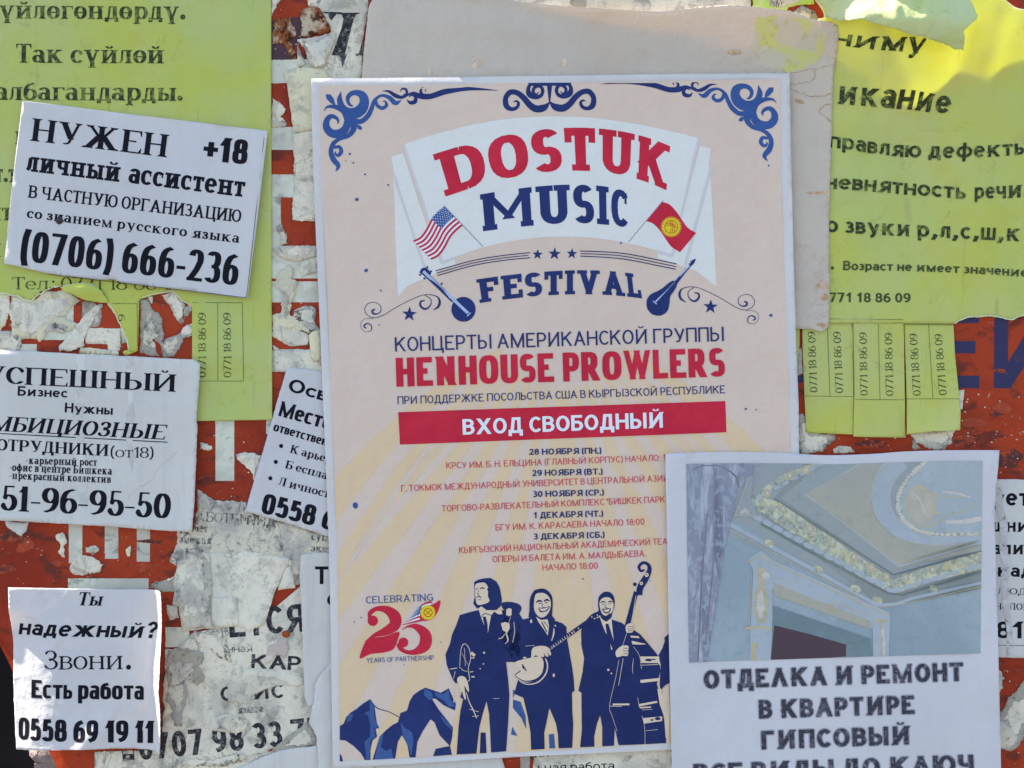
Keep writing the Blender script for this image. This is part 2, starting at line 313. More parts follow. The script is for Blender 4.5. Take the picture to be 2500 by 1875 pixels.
def glyph(ch, st, xs):
    """-> polygons in cap-height-10 units (y up), advance ; xs = horizontal stretch of the skeleton"""
    low = False; key = ch; br = False
    if ch in BREVE: key = BREVE[ch]; br = True
    if key in LOW: key2 = LOW[key]; low = True
    else: key2 = SAME.get(key, key)
    if key2 not in G: return [], 3.0 * xs
    W, body = ("9.6|I0,0,0,10;I9.6,0,9.6,10;l.4,10,4.8,3,t;l9.2,10,4.8,3,t" if st['ser'] == 2 and key2 == 'М' else G[key2]).split('|'); W = float(W); xh = st.get('xh', .7)
    lc = ch.islower()
    thinr = .5 if st['ser'] == 1 else .68 if st['ser'] == 2 and key2 == 'М' else 1.0
    k = .93 if lc else 1.0
    wx, wy = st['wx'] * k, st['wy'] * k; e = st.get('n', 2.0)
    W2 = max(W * xs, wx * 1.02 if W else wx) + (wx * .35 if W else 0)
    if low: W2 = max(W * xs * .78, wx * 1.3) + wx * .35
    if W > 4:                                  # keep the counters open
        wx = min(wx, W2 * (.205 if key2 in 'МЖШЩW' else .27 if key2 in 'ЫЮ' else .40))
    top = 10 * xh if lc else 10
    def X(x): return wx / 2 + (x / W * (W2 - wx) if W else 0)
    def Y(y):
        if low: y = y * xh
        elif lc: y = y * xh / .7 if y <= 7 else 10 * xh + (y - 7) * (10 - 10 * xh) / 3
        return wy / 2 + y * (1 - wy / top)
    out = []; serx = st['ser']; sl = (1.05 if serx == 1 else .42 if key2 in 'МК' else .85) * (k if wx > 1.5 else .85); sh = .42 if serx == 1 else st['wy'] * .8
    def foot(x, y, up, w):
        if not serx: return
        if serx == 2: w = min(w, wx * 1.05)
        y0, y1 = (y, y - sh) if up else (y, y + sh)
        a, b = x - w / 2 - sl, x + w / 2 + sl
        if serx == 1:
            ym = y1 + (y1 - y0) * .9
            out.append([(a, y0), (b, y0), (b, y0 + (y1 - y0) * .45), (x + w / 2, ym), (x - w / 2, ym), (a, y0 + (y1 - y0) * .45)])
        else: out.append([(a, y0), (b, y0), (b, y1), (a, y1)])
    for s in body.split(';'):
        k0 = s[0]; th = s.endswith(',t'); v = [float(q) for q in (s[1:-2] if th else s[1:]).split(',')]
        w = wx * thinr if th else wx; hw = wy
        if k0 in 'Iilf':
            x0, y0, x1, y1 = X(v[0]), Y(v[1]), X(v[2]), Y(v[3])
            if abs(y1 - y0) > .35 * abs(x1 - x0):
                d = 1 if y1 > y0 else -1; L = math.hypot(x1 - x0, y1 - y0); ww = w / 2 * L / abs(y1 - y0) if abs(x1 - x0) > .3 else w / 2
                ww = min(ww, w * .8)
                fx = (x1 - x0) / (y1 - y0) * wy / 2
                x0 -= fx * d; y0 -= d * wy / 2; x1 += fx * d; y1 += d * wy / 2
                out.append([(x0 - ww, y0), (x0 + ww, y0), (x1 + ww, y1), (x1 - ww, y1)])
                if k0 == 'f' and serx == 1: out.append([(x0 - ww, y0), (x0 + ww + .7, y0), (x0 + ww + .7, y0 + .5), (x0 + ww, y0 + 1.1), (x0 - ww, y0 + 1)])
                mid = (y0 + y1) / 2
                if k0 in 'Ii': foot(x0, y0, y0 > mid, 2 * ww)
                if k0 == 'I': foot(x1, y1, y1 > mid, 2 * ww)
            else:
                out += [[(x0, y0 - hw / 2), (x1, y1 - hw / 2), (x1, y1 + hw / 2), (x0, y0 + hw / 2)]]
        elif k0 == 'j': foot(X(v[0]), Y(v[1]) + wy / 2, True, w)
        elif k0 in 'hHT':
            x0, y0, x1 = X(v[0]), Y(v[1]), X(v[2])
            if k0 != 'h' or v[0] <= 0: pass
            e0 = wx / 2 if k0 == 'T' or ch == '-' or (v[0] <= 0 and ch in '72-+Ддө') else 0
            e1 = wx / 2 if (k0 in 'HT' or v[2] >= W and ch in '72-+ДдЦцЩщ5') else 0
            out.append([(x0 - e0, y0 - hw / 2), (x1 + e1, y0 - hw / 2), (x1 + e1, y0 + hw / 2), (x0 - e0, y0 + hw / 2)])
            if k0 in 'HT' and serx:
                up = -1 if v[1] > 5 else 1; tl = 1.9 if serx == 1 else st['wy'] * .9; tw = .55 if serx == 1 else wx * .62
                tl *= top / 10; yb = y0
                out.append([(x1 + e1, yb - up * hw / 2), (x1 + e1, yb + up * (tl + hw / 2)), (x1 + e1 - tw * (.5 if serx == 1 else 1), yb + up * (tl + hw / 2)), (x1 + e1 - tw * (2.2 if serx == 1 else 1), yb)])
                if k0 == 'T': out.append([(x0 - e0, yb - up * hw / 2), (x0 - e0, yb + up * (tl + hw / 2)), (x0 - e0 + tw * (.5 if serx == 1 else 1), yb + up * (tl + hw / 2)), (x0 - e0 + tw * (2.2 if serx == 1 else 1), yb)])
        elif k0 == 'k':
            if serx: x, y = X(v[0]), Y(v[1]); out.append([(x, y + wy), (x + wx * .3, y + wy), (x + wx * .3, y - 1.3), (x - .15, y - 1.1)])
        elif k0 == 'd':
            x = X(v[0]); r = wx * .62 if serx or wx < 1.6 else wx * .55; y = (v[1] / 10 * top) + r
            out.append(disc(x, y, r, r, 10) if serx else [(x - r * .9, y - r), (x + r * .9, y - r), (x + r * .9, y + r * .8), (x - r * .9, y + r * .8)])
        else:
            if k0 == 'a':
                cx, cy, rx, ry, a0, a1 = v; n = max(4, int(abs(a1 - a0) / 360 * 22))
                q = []
                for i in range(n + 1):
                    t = math.radians(a0 + (a1 - a0) * i / n); c, s_ = math.cos(t), math.sin(t)
                    q.append((X(cx + rx * math.copysign(abs(c) ** (2 / e), c)), Y(cy + ry * math.copysign(abs(s_) ** (2 / e), s_))))
            else: q = [(X(a), Y(b)) for a, b in smooth([(v[i], v[i + 1]) for i in range(0, len(v), 2)], 4)]
            L, R = [], []
            full = k0 == 'a' and abs(v[5] - v[4]) >= 360
            for i, p in enumerate(q):
                a, b = q[max(0, i - 1)], q[min(len(q) - 1, i + 1)]
                if full and i in (0, len(q) - 1): a, b = q[-2], q[1]
                dx, dy = b[0] - a[0], b[1] - a[1]; l = math.hypot(dx, dy) or 1; nx, ny = -dy / l, dx / l
                ux = w; uy = min(wy, w) if thinr < 1 else (wy if not th else wy)
                d = math.hypot(ux * nx, uy * ny) or 1; ox, oy = ux * ux * nx / d / 2, uy * uy * ny / d / 2
                L.append((p[0] + ox, p[1] + oy)); R.append((p[0] - ox, p[1] - oy))
            for i in range(len(q) - 1): out.append([L[i], L[i + 1], R[i + 1], R[i]])
            if serx == 1 and k0 == 'a' and not full and ch in 'аСсЗз3592ЭэS?':     # ball ends
                out.append(disc(q[0][0], q[0][1] - (.25 if q[0][1] > top / 2 else -.25), wx * .42, wx * .42, 8))
                if ch in 'Зз359S': out.append(disc(q[-1][0], q[-1][1] + .2, wx * .42, wx * .42, 8))
    if br:
        cx = W2 / 2; y = top + 2.1; q = []
        for i in range(9):
            t = math.radians(180 + 180 * i / 8); q.append((cx + 1.5 * math.cos(t), y + 1.05 * math.sin(t), .5 + .45 * abs(math.cos(t)) * (1.6 if st['wx'] > 1.5 else 1)))
        out += brush(q, 1, False)
    return out, W2

def text_polys(s, b, t, style, gap=None, slant=0.0, track=0.0, space=2.9):
    """b, t: bottom and top guide points (2 or 3 each); the string is fitted between them"""
    st = dict(ST[style]); gp = st['gap'] if gap is None else gap
    def Q(pts, u):
        if len(pts) == 2: (x0, y0), (x1, y1) = pts; return x0 + (x1 - x0) * u, y0 + (y1 - y0) * u
        a = [(1 - u) * (1 - 2 * u), 4 * u * (1 - u), u * (2 * u - 1)]
        return sum(k * p[0] for k, p in zip(a, pts)), sum(k * p[1] for k, p in zip(a, pts))
    length = math.hypot(b[-1][0] - b[0][0], b[-1][1] - b[0][1]); cap = math.hypot(t[0][0] - b[0][0], t[0][1] - b[0][1])
    target = length / cap * 10
    base = dict(st)
    def total(xs, build=False):
        x = 0; res = []
        st['wx'] = base['wx'] * max(1, xs) ** .55 * min(1, xs) ** .25
        for ch in s:
            if ch == ' ': x += space * xs; continue
            g, w = glyph(ch, st, xs)
            if not g: continue
            a = min(p[0] for q in g for p in q); w = max(p[0] for q in g for p in q)
            if build: res += [[(px + x - a, py) for px, py in p] for p in g]
            x += w - a + gp * min(1.25, xs * 1.1)
        return (x - gp, res)
    lo, hi = .15, 3.5
    for _ in range(16):
        m = (lo + hi) / 2
        if total(m)[0] < target: lo = m
        else: hi = m
    W, polys = total(lo, True); out = []
    for p in polys:
        q = []
        for x, y in p:
            u = (x + slant * y) / W; v = y / 10
            B, T = Q(b, u), Q(t, u); q.append((B[0] + (T[0] - B[0]) * v, B[1] + (T[1] - B[1]) * v))
        out.append(q)
    return out
def straight(x0, y0, x1, y1, cap):
    """guides for a straight line of text: baseline and cap height"""
    L = math.hypot(x1 - x0, y1 - y0); ux, uy = (x1 - x0) / L, (y1 - y0) / L
    return [(x0, y0), (x1, y1)], [(x0 + uy * cap, y0 - ux * cap), (x1 + uy * cap, y1 - ux * cap)]
def text(name, s, x0, y0, x1, y1, cap, style, hf, mat, parent, lift=.5, grid=16, **kw):
    b, t = straight(x0, y0, x1, y1, cap)
    return sheet_mesh(name, text_polys(s, b, t, style, **kw), hf, mat, parent, grid, 0, lift)

def nz(x, y, s, seed): return noise.noise(Vector((x * s, y * s, seed)))
def ss(a, b, x):
    t = max(0., min(1., (x - a) / (b - a))) if a != b else 0; return t * t * (3 - 2 * t)
def flat(base, amp=1.2, sc=.006, seed=0., extra=None):
    def f(x, y): return base + amp * nz(x, y, sc, seed) + .3 * amp * nz(x, y, sc * 3, seed + 3) + (extra(x, y) if extra else 0)
    return f

# ================================================================== MATERIALS
ORANGE = surf("orange_paint", C(141, 50, 25), ((C(108, 32, 16), 'n', 14, .35, .65, .9), (C(62, 34, 34), 'n', 40, .53, .64, .7, (1, 1, 2.2)), (C(185, 160, 150), 'n', 90, .69, .74, .6, (1, 1, 2.5)),
       (C(70, 30, 28), 'n', 220, .62, .72, .5), (C(205, 190, 185), 'n', 600, .73, .76, .6), (C(50, 30, 34), 'l', 25, 0, .008, .5)), .6, .2, bumps=((900, .25), (90, .25)), seed=2)
WPAINT = surf("white_paint", C(178, 183, 188), ((C(148, 150, 156), 'n', 25, .42, .64, .8), (C(92, 90, 94), 'n', 110, .54, .70, .7), (C(160, 160, 165), 'n', 60, .45, .55, .6), (C(120, 60, 45), 'n', 60, .68, .73, .6), (C(60, 58, 66), 'n', 700, .66, .74, .6)), .6, .3, bumps=((900, .2),), seed=4)
NAVYP = surf("navy_paint", C(36, 34, 78), ((C(60, 42, 60), 'n', 40, .55, .7, .6), (C(95, 60, 60), 'n', 160, .66, .72, .5)), .55, .35, seed=6)
MAROON = surf("dark_paint", C(62, 40, 52), ((C(120, 52, 40), 'n', 40, .6, .68, .6), (C(30, 24, 34), 'n', 90, .5, .7, .6)), .6, .3, seed=8)
RUST = surf("rusty_flake", C(160, 150, 144), ((C(112, 58, 26), 'n', 60, .38, .52, .95), (C(56, 28, 22), 'n', 130, .47, .57, .95), (C(180, 150, 120), 'n', 300, .58, .66, .7)), .9, .2, bumps=((500, .8), (120, .6)), seed=9, bump_d=1.5)
WHITE = paper("white_bond_paper", C(188, 192, 218), 11, .06, 0, .12, .28)
WHITE2 = paper("weathered_white_paper", C(186, 190, 209), 13, .16, .12, .35, .2)
WHITE3 = paper("photo_notice_paper", C(183, 186, 213), 15, .05, 0, .1, .15)
POSTER = paper("poster_paper", C(188, 189, 211), 17, .05, 0, .08, .15)
CREAM = paper("stained_cream_paper", C(184, 172, 180, .92), 19, .10, 1.0, .15, .28, (.75, .6, .42, 1), .5)
def yellow(name, c, seed, tc): 
    return surf(name, c, ((C(196, 198, 104), 'n', 7, .42, .62, .85), (C(178, 198, 142), 'n', 11, .5, .68, .6, (1.5, 1, .6)), (C(190, 188, 96), 'n', 26, .56, .7, .45), (C(150, 150, 74), 'l', 9, 0, .004, .45),
            (C(120, 125, 70), 'n', 50, .6, .75, .4, (4, 1, .3)), (C(60, 70, 50), 'n', 900, .70, .76, .5), (C(205, 215, 160), 'n', 500, .5, .8, .4)), .8, .3, .42, tc, ((1400, .3), (70, .35), (17, .3)), seed)
YEL = yellow("yellow_paper_left", C(204, 215, 150), 21, (.62, .72, .12, 1))
YEL2 = yellow("yellow_paper_right", C(196, 211, 144), 24, (.78, .80, .06, 1))
YELB = surf("yellow_paper_back", C(190, 208, 170), ((C(200, 210, 190), 'n', 40, .45, .6, .7), (C(170, 190, 110), 'n', 25, .5, .66, .6), (C(140, 140, 70), 'n', 120, .6, .7, .5)), .85, .25, .35, (.6, .75, .3, 1), ((900, .4), (120, .4)), 26)
TORN = surf("torn_fibre_edge", C(205, 208, 190), ((C(170, 175, 140), 'n', 300, .5, .65, .6),), .9, .2, .2, None, ((1200, .4),), 27)
OLD = old("old_pulp", C(176, 173, 174), 31, .9); OLD2 = old("old_pulp_clean", C(186, 184, 187), 33, .58, .25); OLD3 = old("old_pulp_dark", C(140, 136, 136), 35, .85)
OLD4 = old("old_pulp_pink", C(192, 187, 192), 37, .42, .15, .5); OLDY = old("old_pulp_yellowed", C(184, 182, 172), 39, .4, .5)
BLACK = ink("black_toner", C(13, 12, 24)); BLACK2 = ink("worn_black_toner", C(34, 32, 56), .45, C(160, 166, 190), 3.)
YINK = ink("toner_on_yellow", C(36, 44, 36), .30, C(140, 154, 84), 5.); YINK2 = ink("fine_toner_on_yellow", C(50, 62, 44), .1, C(140, 158, 90), 6.)
GREYINK = ink("grey_toner", C(48, 48, 64), .12, C(150, 156, 190), 7.); OUTL = ink("outline_toner", C(80, 82, 112)); TINK = ink("faded_print", C(44, 42, 56), .55, C(178, 182, 190), 8.)
BIGINK = ink("heavy_black_print", C(36, 34, 46), .08, C(165, 168, 178), 9.)
NAVY = ink("poster_navy", C(30, 42, 98)); NAVY2 = ink("poster_blue", C(44, 70, 134)); NAVY3 = ink("poster_deep_navy", C(26, 36, 86)); MID = ink("poster_mid_blue", C(50, 74, 134))
RED = ink("poster_red", C(158, 32, 58)); RED2 = ink("poster_text_red", C(166, 62, 84)); BEIGE = ink("poster_beige", C(180, 166, 171)); RAY = ink("poster_ray", C(184, 165, 150))
BANNER = ink("poster_banner", C(185, 188, 206)); FLAGW = ink("flag_white", C(196, 198, 226)); GOLD = ink("flag_gold", C(214, 172, 40)); DGOLD = ink("flag_emblem", C(150, 60, 40)); SHADOWL = ink("banner_fold_line", C(172, 172, 194))
SKIN = ink("figure_beige", C(184, 170, 166)); GREYL = ink("pole_grey", C(120, 124, 160)); NECK = ink("instrument_light", C(140, 158, 208))

GRIME = surf("scuffed_paint", C(132, 52, 30), ((C(54, 30, 34), 'n', 55, .44, .56, .85, (1, 1, 2.6)), (C(150, 58, 30), 'n', 200, .5, .6, .8)), .6, .3, bumps=((300, .3),), seed=12)
# ================================================================== SETTING
def boxmesh(name, x0, x1, y0, y1, z0, z1, mat, parent=None):
    v = [(x, y, z) for x in (x0, x1) for y in (y0, y1) for z in (z0, z1)]
    f = [(0, 1, 3, 2), (4, 6, 7, 5), (0, 4, 5, 1), (2, 3, 7, 6), (0, 2, 6, 4), (1, 5, 7, 3)]
    me = bpy.data.meshes.new(name); me.from_pydata(v, [], f); return make_obj(name, me, mat, parent)
GROUND = surf("pavement", (.11, .11, .115, 1), (((.08, .08, .085, 1), 'n', 3, .4, .7, .7), ((.12, .11, .1, 1), 'n', 60, .55, .7, .5)), .9, .2, bumps=((40, .4),), seed=41, bump_d=8)
me = bpy.data.meshes.new("ground"); me.from_pydata([(-60, -60, 0), (60, -60, 0), (60, 60, 0), (-60, 60, 0)], [], [(0, 1, 2, 3)])
g = make_obj("ground", me, GROUND); g['kind'] = 'structure'
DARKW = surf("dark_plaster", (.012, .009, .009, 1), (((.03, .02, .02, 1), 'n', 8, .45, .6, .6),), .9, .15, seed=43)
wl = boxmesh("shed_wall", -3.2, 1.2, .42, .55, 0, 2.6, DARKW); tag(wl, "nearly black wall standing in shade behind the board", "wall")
STONE = surf("pale_stone", (.35, .26, .23, 1), (((.2, .14, .12, 1), 'n', 20, .4, .6, .7),), .9, .2, bumps=((60, .5),), seed=44, bump_d=6)
def lump(name, c, r, mat, seed):
    vs, fs = [], []; n, m = 18, 11
    for j in range(m + 1):
        for i in range(n):
            a, b = 2 * math.pi * i / n, math.pi * j / m; d = Vector((math.cos(a) * math.sin(b), math.sin(a) * math.sin(b), math.cos(b)))
            k = 1 + .3 * noise.noise(d * 1.5 + Vector((seed, 0, 0))); vs.append((c[0] + d.x * r[0] * k, c[1] + d.y * r[1] * k, c[2] + d.z * r[2] * k))
    for j in range(m):
        for i in range(n): fs.append((j * n + i, (j + 1) * n + i, (j + 1) * n + (i + 1) % n, j * n + (i + 1) % n))
    me = bpy.data.meshes.new(name); me.from_pydata(vs, [], fs); o = make_obj(name, me, mat); me.shade_smooth(); return o
pl = bpy.data.objects.new("stone_post", None); COL.objects.link(pl); pl.location = (-.36, .30, 0)
tag(pl, "pale pinkish stone post glimpsed through the dark gap at the bottom left", "post")
p1 = boxmesh("shaft", -.03, .03, -.03, .03, 0, 1.24, STONE, pl)
p2 = lump("cap", (0, 0, 1.262), (.045, .045, .035), STONE, 3); p2.parent = pl

# the board: painted sheet metal with a slanted lower left edge, front face at h = 0
board = thing("notice_board", "orange painted metal board with white and navy lettering under all the bills", "notice board", None)
BOARD = [(-200, -420), (2700, -420), (2700, 2300), (330, 2300), (235, 2080), (140, 1876), (117, 1826), (28, 1632), (0, 1576), (-60, 1480), (-130, 1380), (-200, 1260)]  # unseen top and left reach extended so the board's shadow covers its bills
def h0(x, y): return .0
sheet_mesh("panel", [BOARD], flat(0, .25, .004, 1), ORANGE, board, 60, 36)
hb = flat(0, .25, .004, 1)
def paint(pts, mat, lift=.35, j=.35, name="painted_letter", only=None, seed=0): return sheet_mesh(name, [jag(pts, j, 5, seed, only)], hb, mat, board, 0, 0, lift)
rect = lambda x0, y0, x1, y1: [(x0, y0), (x1, y0), (x1, y1), (x0, y1)]
# white strokes, left and middle
for i, r in enumerate([rect(526, 1020, 572, 1174), rect(650, 1020, 700, 1060), rect(168, 1240, 201, 1375), rect(256, 1255, 289, 1364), rect(334, 1262, 366, 1371), rect(166, 1412, 363, 1465),
        rect(404, 1531, 462, 1580), rect(640, 145, 780, 203), rect(640, 310, 780, 366), rect(655, 426, 790, 482), rect(655, 470, 688, 610), rect(655, 600, 790, 680), rect(640, 687, 780, 738), rect(655, 855, 800, 907),
        rect(0, 840, 90, 880), rect(340, 1180, 420, 1225), rect(100, 735, 180, 830)]):
    paint(r, WPAINT, .3 + .02 * i, seed=i)
paint(smooth([(686, 482), (686, 540), (694, 566), (712, 578), (735, 578), (754, 566), (762, 552), (715, 556), (713, 482)], 4), ORANGE, .75)
paint([(660, 50), (740, 40), (745, 90), (700, 146), (660, 146)], MAROON, .6, 1.0, "dark_patch"); paint([(662, 108), (710, 112), (712, 146), (662, 146)], MAROON, .7, 1.0, "dark_patch")
# navy letters at the right edge, one partly behind the yellow bill
Z6 = Zm(1900, 760, 3.687)
paint(Z6([(1480, -60), (1805, -60), (1805, 107), (1480, 107)]), NAVYP, .5); paint(Z6([(1480, 268), (1775, 268), (1772, 380), (1480, 378)]), NAVYP, .52); paint(Z6([(1480, 580), (1810, 580), (1808, 693), (1480, 690)]), NAVYP, .54)
paint(Z6([(1945, -80), (2068, -80), (2068, 460), (2440, -140), (2560, -140), (2560, 690), (2440, 690), (2440, 120), (2090, 695), (1942, 690)]), NAVYP, .56)
paint(Z6([(150, 600), (235, 560), (235, 640), (160, 645)]), NAVYP, .5); paint(Z6([(0, 100), (235, 100), (235, 180), (0, 180)]), MAROON, .45, 1, "dark_patch")
for i, (x, y, w, h) in enumerate([(2380, 1030, 60, 30), (2440, 1000, 50, 40), (2350, 1075, 70, 25), (2470, 1120, 50, 40), (2130, 1085, 80, 18), (2440, 905, 35, 10), (30, 1310, 60, 35), (60, 1330, 40, 45), (10, 1390, 50, 20), (350, 1385, 35, 20), (140, 1375, 25, 12), (370, 1322, 60, 10), (2440, 1120, 60, 48)]):
    paint([(x + w / 2 * math.cos(a) * (1 + .3 * math.sin(3 * a + i)), y + h / 2 * math.sin(a) * (1 + .3 * math.cos(2 * a + i))) for a in (k * .45 for k in range(14))], GRIME, .62 + .02 * i, 2.5, "grime_patch", seed=i)

# ================================================================== TORN SCRAPS (each its own thing)
def area(p): return abs(sum(p[i - 1][0] * p[i][1] - p[i][0] * p[i - 1][1] for i in range(len(p)))) / 2
def scrap(pts, mat, h, label, name="paper_scrap", cat="paper scrap", amp=2.6, seed=None, only=None, wave=1.1, extra=None, group=None):
    seed = seed if seed is not None else h * 7.3 + pts[0][0]
    o = sheet_mesh(name, [jag(pts, amp, 4.5, seed, only)], flat(h, wave, .012, seed, extra), mat, None, 12, .9)
    if area(pts) > 1500 and amp >= 2 and name == "paper_scrap" and mat is not RUST:
        mx = sum(p[0] for p in pts) / len(pts); my = sum(p[1] for p in pts) / len(pts); rr = random.Random(int(seed * 10)); k = rr.uniform(.5, .72); ox, oy = rr.uniform(-8, 8), rr.uniform(-6, 6)
        lay = [(mx + ox + (x - mx) * k, my + oy + (y - my) * k) for x, y in pts]
        sheet_mesh("peeled_layer", [jag(lay, 4.5, 4, seed + 31)], flat(h, wave, .012, seed, extra), rr.choice([m_ for m_ in (OLD2, OLD4, OLD) if m_ is not mat]), o, 12, 0, .9, jag(pts, amp, 4.5, seed, only))
    return tag(o, label, cat, group)
ZA = Zm(0, 500, 3.16); ZB = Zm(0, 700, 4.424); ZC = Zm(0, 950, 3.16); ZD = Zm(380, 1350, 3.16); ZE = Zm(600, 0, 3.16); ZF = Zm(640, 0, 2.963); ZG = Zm(640, 480, 3.456); ZH = Zm(380, 880, 3.19)
# area under the torn left yellow bill
scrap(ZB([(-60, 60), (110, 80), (120, 250), (60, 420), (0, 500), (-60, 500)]), OLDY, 1.3, "dirty yellowish pulp remnant at the left edge under the torn yellow bill")
scrap(ZB([(118, 90), (400, 130), (470, 60), (700, 40), (880, 140), (760, 240), (720, 330), (560, 330), (520, 430), (400, 460), (420, 560), (150, 560), (110, 350)]), OLDY, 1.8, "wide smeared pulp remnant beneath the left yellow bill's torn edge")
scrap(ZB([(130, 170), (240, 180), (260, 420), (140, 450)]), OLD2, 2.5, "pale streaked paper strip left of the wider smears, under the torn yellow bill")
scrap(ZB([(270, 180), (400, 190), (400, 480), (330, 560), (270, 420)]), OLD2, 2.7, "bluish white smear of paper, second of the two upright streaks at the left")
scrap(ZB([(420, 330), (560, 290), (700, 330), (840, 400), (800, 480), (700, 500), (540, 480), (430, 600), (410, 560)]), OLDY, 2.8, "cream coloured pulp patch in the middle of the left torn area")
scrap(ZB([(-60, 480), (120, 470), (240, 570), (220, 690), (-60, 680)]), OLD, 2.1, "grey grainy paper remnant low at the left just above the successful business note")
scrap(ZB([(900, 160), (1030, 170), (1100, 250), (1060, 430), (920, 420), (880, 300)]), OLD3, 1.6, "dark cracked pulp behind the white diagonal strip")
scrap(ZB([(1030, 190), (1115, 195), (1000, 380), (915, 560), (920, 630), (800, 680), (650, 705), (640, 660), (740, 530), (830, 410), (950, 280)]), OLD2, 4.2, "white torn diagonal strip with a scrap of handwriting", wave=2.5)
scrap(ZB([(920, 445), (1310, 450), (1300, 690), (1170, 690), (1165, 625), (930, 612)]), OLD2, 2.2, "off white square remnant right of the diagonal strip", amp=1.0)
scrap(ZB([(870, 655), (1285, 690), (1285, 745), (860, 720)]), OLDY, 2.9, "narrow cream strip lying right above the successful business note", amp=1.0)
scrap(ZB([(1312, 450), (1390, 560), (1390, 615), (1312, 612)]), OLD, 2.0, "small grey triangle beside the hanging yellow tab")
scrap(ZB([(1515, 140), (1600, 120), (1640, 240), (1740, 330), (1770, 560), (1740, 620), (1650, 560), (1690, 700), (1730, 750), (1515, 720)]), OLD3, 1.9, "brownish grey pulp column between the yellow tabs")
scrap(ZB([(1600, 110), (1650, 105), (1645, 190)]), OLDY, 3.0, "tiny cream sliver at the top of the gap between yellow tabs", amp=.8)
scrap(ZB([(1750, 90), (1870, 30), (1930, 110), (1985, 170), (1975, 400), (1920, 370), (1850, 240), (1790, 150)]), OLD, 3.0, "grey white wedge pointing down in the gap between yellow tabs")
scrap(ZB([(1990, 220), (2060, 180), (2085, 240), (2000, 320)]), OLD3, 2.4, "small brown grey flake at the top right of the tab gap")
scrap(ZB([(1960, 520), (2000, 430), (2090, 380), (2090, 510), (1980, 565)]), OLD2, 3.1, "clean white chip at the right side of the tab gap")
scrap(ZB([(1730, 620), (1800, 560), (1960, 490), (1980, 600), (1880, 760), (1760, 750)]), OLD3, 2.6, "dark smudged pulp at the bottom of the tab gap")
# column between the left yellow bill and the poster
scrap(ZE([(195, -20), (270, -20), (240, 60), (205, 125), (195, 125)]), OLD2, 2.0, "white corner scrap at the top edge beside the left yellow bill")
scrap(ZE([(205, 190), (260, 140), (340, 140), (390, 260), (350, 310), (390, 430), (370, 460), (330, 420), (290, 330), (205, 340)]), RUST, 2.0, "rust spotted pale flake at the top left of the middle column")
scrap(ZE([(480, -30), (950, -30), (935, 100), (905, 330), (900, 620), (560, 620), (520, 500), (600, 300), (660, 240), (560, 100), (480, 40)]), OLD2, 1.6, "white bill remnant carrying the big italic black letter", name="bill_remnant", cat="bill remnant", amp=1.2)
# big italic letter on it
r1 = [o for o in COL.objects if o.name.startswith("bill_remnant")][-1]
hr = flat(1.6, 1.1, .012, 1.6 * 7.3 + ZE([(480, -30)])[0][0])
LET = [None, ZE([(600, 92), (740, 96), (760, 112), (700, 112), (660, 160), (640, 130), (640, 108), (600, 100)]),
       ZE([(660, 412), (840, 412), (840, 412), (800, 430), (770, 450), (745, 520), (735, 510), (735, 460), (720, 430), (660, 425)]), ZE([(905, 300), (900, 430), (850, 430), (850, 418), (875, 410)])]
LET2 = [ZE([(668, 415), (742, 215), (755, 150), (735, 100), (888, 100), (850, 115), (830, 160), (765, 415), (780, 425), (745, 520), (735, 450), (715, 428), (660, 425)]), LET[1], LET[3]]
sheet_mesh("printed_letter", LET2[:], hr, BIGINK, r1, 0, 0, .6)
scrap(ZE([(420, 85), (500, 50), (560, 60), (610, 130), (655, 240), (560, 265), (410, 290), (440, 220), (425, 150)]), RUST, 4.0, "heavily rusted curled flake near the top of the middle column", extra=lambda x, y: 3 * math.exp(-((x - 765) ** 2 + (y - 60) ** 2) / 900))
scrap(ZE([(395, 330), (470, 500), (400, 530)]), OLD, 2.6, "grey triangular remnant below the rusted flake", amp=1)
scrap(ZE([(400, 310), (690, 250), (695, 300), (640, 420), (600, 525), (500, 510), (470, 420)]), OLD, 6.0, "folded grey paper pocket with tiny printed marks under the rusted flake", extra=lambda x, y: 5 * math.exp(-((x - 770) ** 2 + (y - 130) ** 2) / 1200))
scrap(ZE([(302, 552), (420, 528), (590, 528), (650, 600), (700, 640), (700, 1020), (520, 1010), (372, 1030), (340, 800)]), OLDY, 5.2, "greenish cream strip standing upright left of the poster corner", amp=1.0)
scrap(ZE([(370, 1035), (520, 1000), (700, 1010), (700, 1720), (362, 1700), (375, 1300)]), OLD2, 4.4, "long crumpled grey white strip beside the poster's left edge", amp=1.6, wave=3)
scrap(ZF([(70, 700), (130, 740), (170, 790), (130, 850), (180, 900), (150, 925), (70, 920)]), OLD, 2.2, "speckled paper remnant half way up the orange stripe by the yellow bill")
scrap(ZG([(90, 445), (200, 425), (330, 415), (470, 415), (470, 500), (330, 545), (190, 530), (110, 470)]), OLD, 2.8, "grainy grey crescent remnant across the middle column", amp=2)
scrap(ZG([(118, 260), (160, 230), (210, 330), (215, 400), (150, 415), (160, 340)]), OLD, 2.3, "small veined remnant inside the white painted letter")
scrap(ZG([(150, 640), (230, 570), (265, 600), (250, 700), (300, 720), (265, 880), (240, 900), (235, 1000), (330, 1060), (400, 1120), (400, 1160), (280, 1110), (150, 1100), (90, 1140), (90, 1000), (160, 980), (175, 880), (165, 800), (115, 720)]), OLDY, 3.2, "hourglass shaped grey pulp remnant in the middle column", amp=3)
scrap(ZG([(330, 560), (470, 500), (470, 640), (330, 690), (320, 600)]), OLD2, 2.6, "pale torn patch touching the poster edge above the dark red block")
scrap(ZG([(270, 960), (370, 910), (450, 940), (450, 1060), (480, 1140), (400, 1150), (260, 1040)]), OLD, 2.9, "blotchy paper smear on the red block beside the poster")
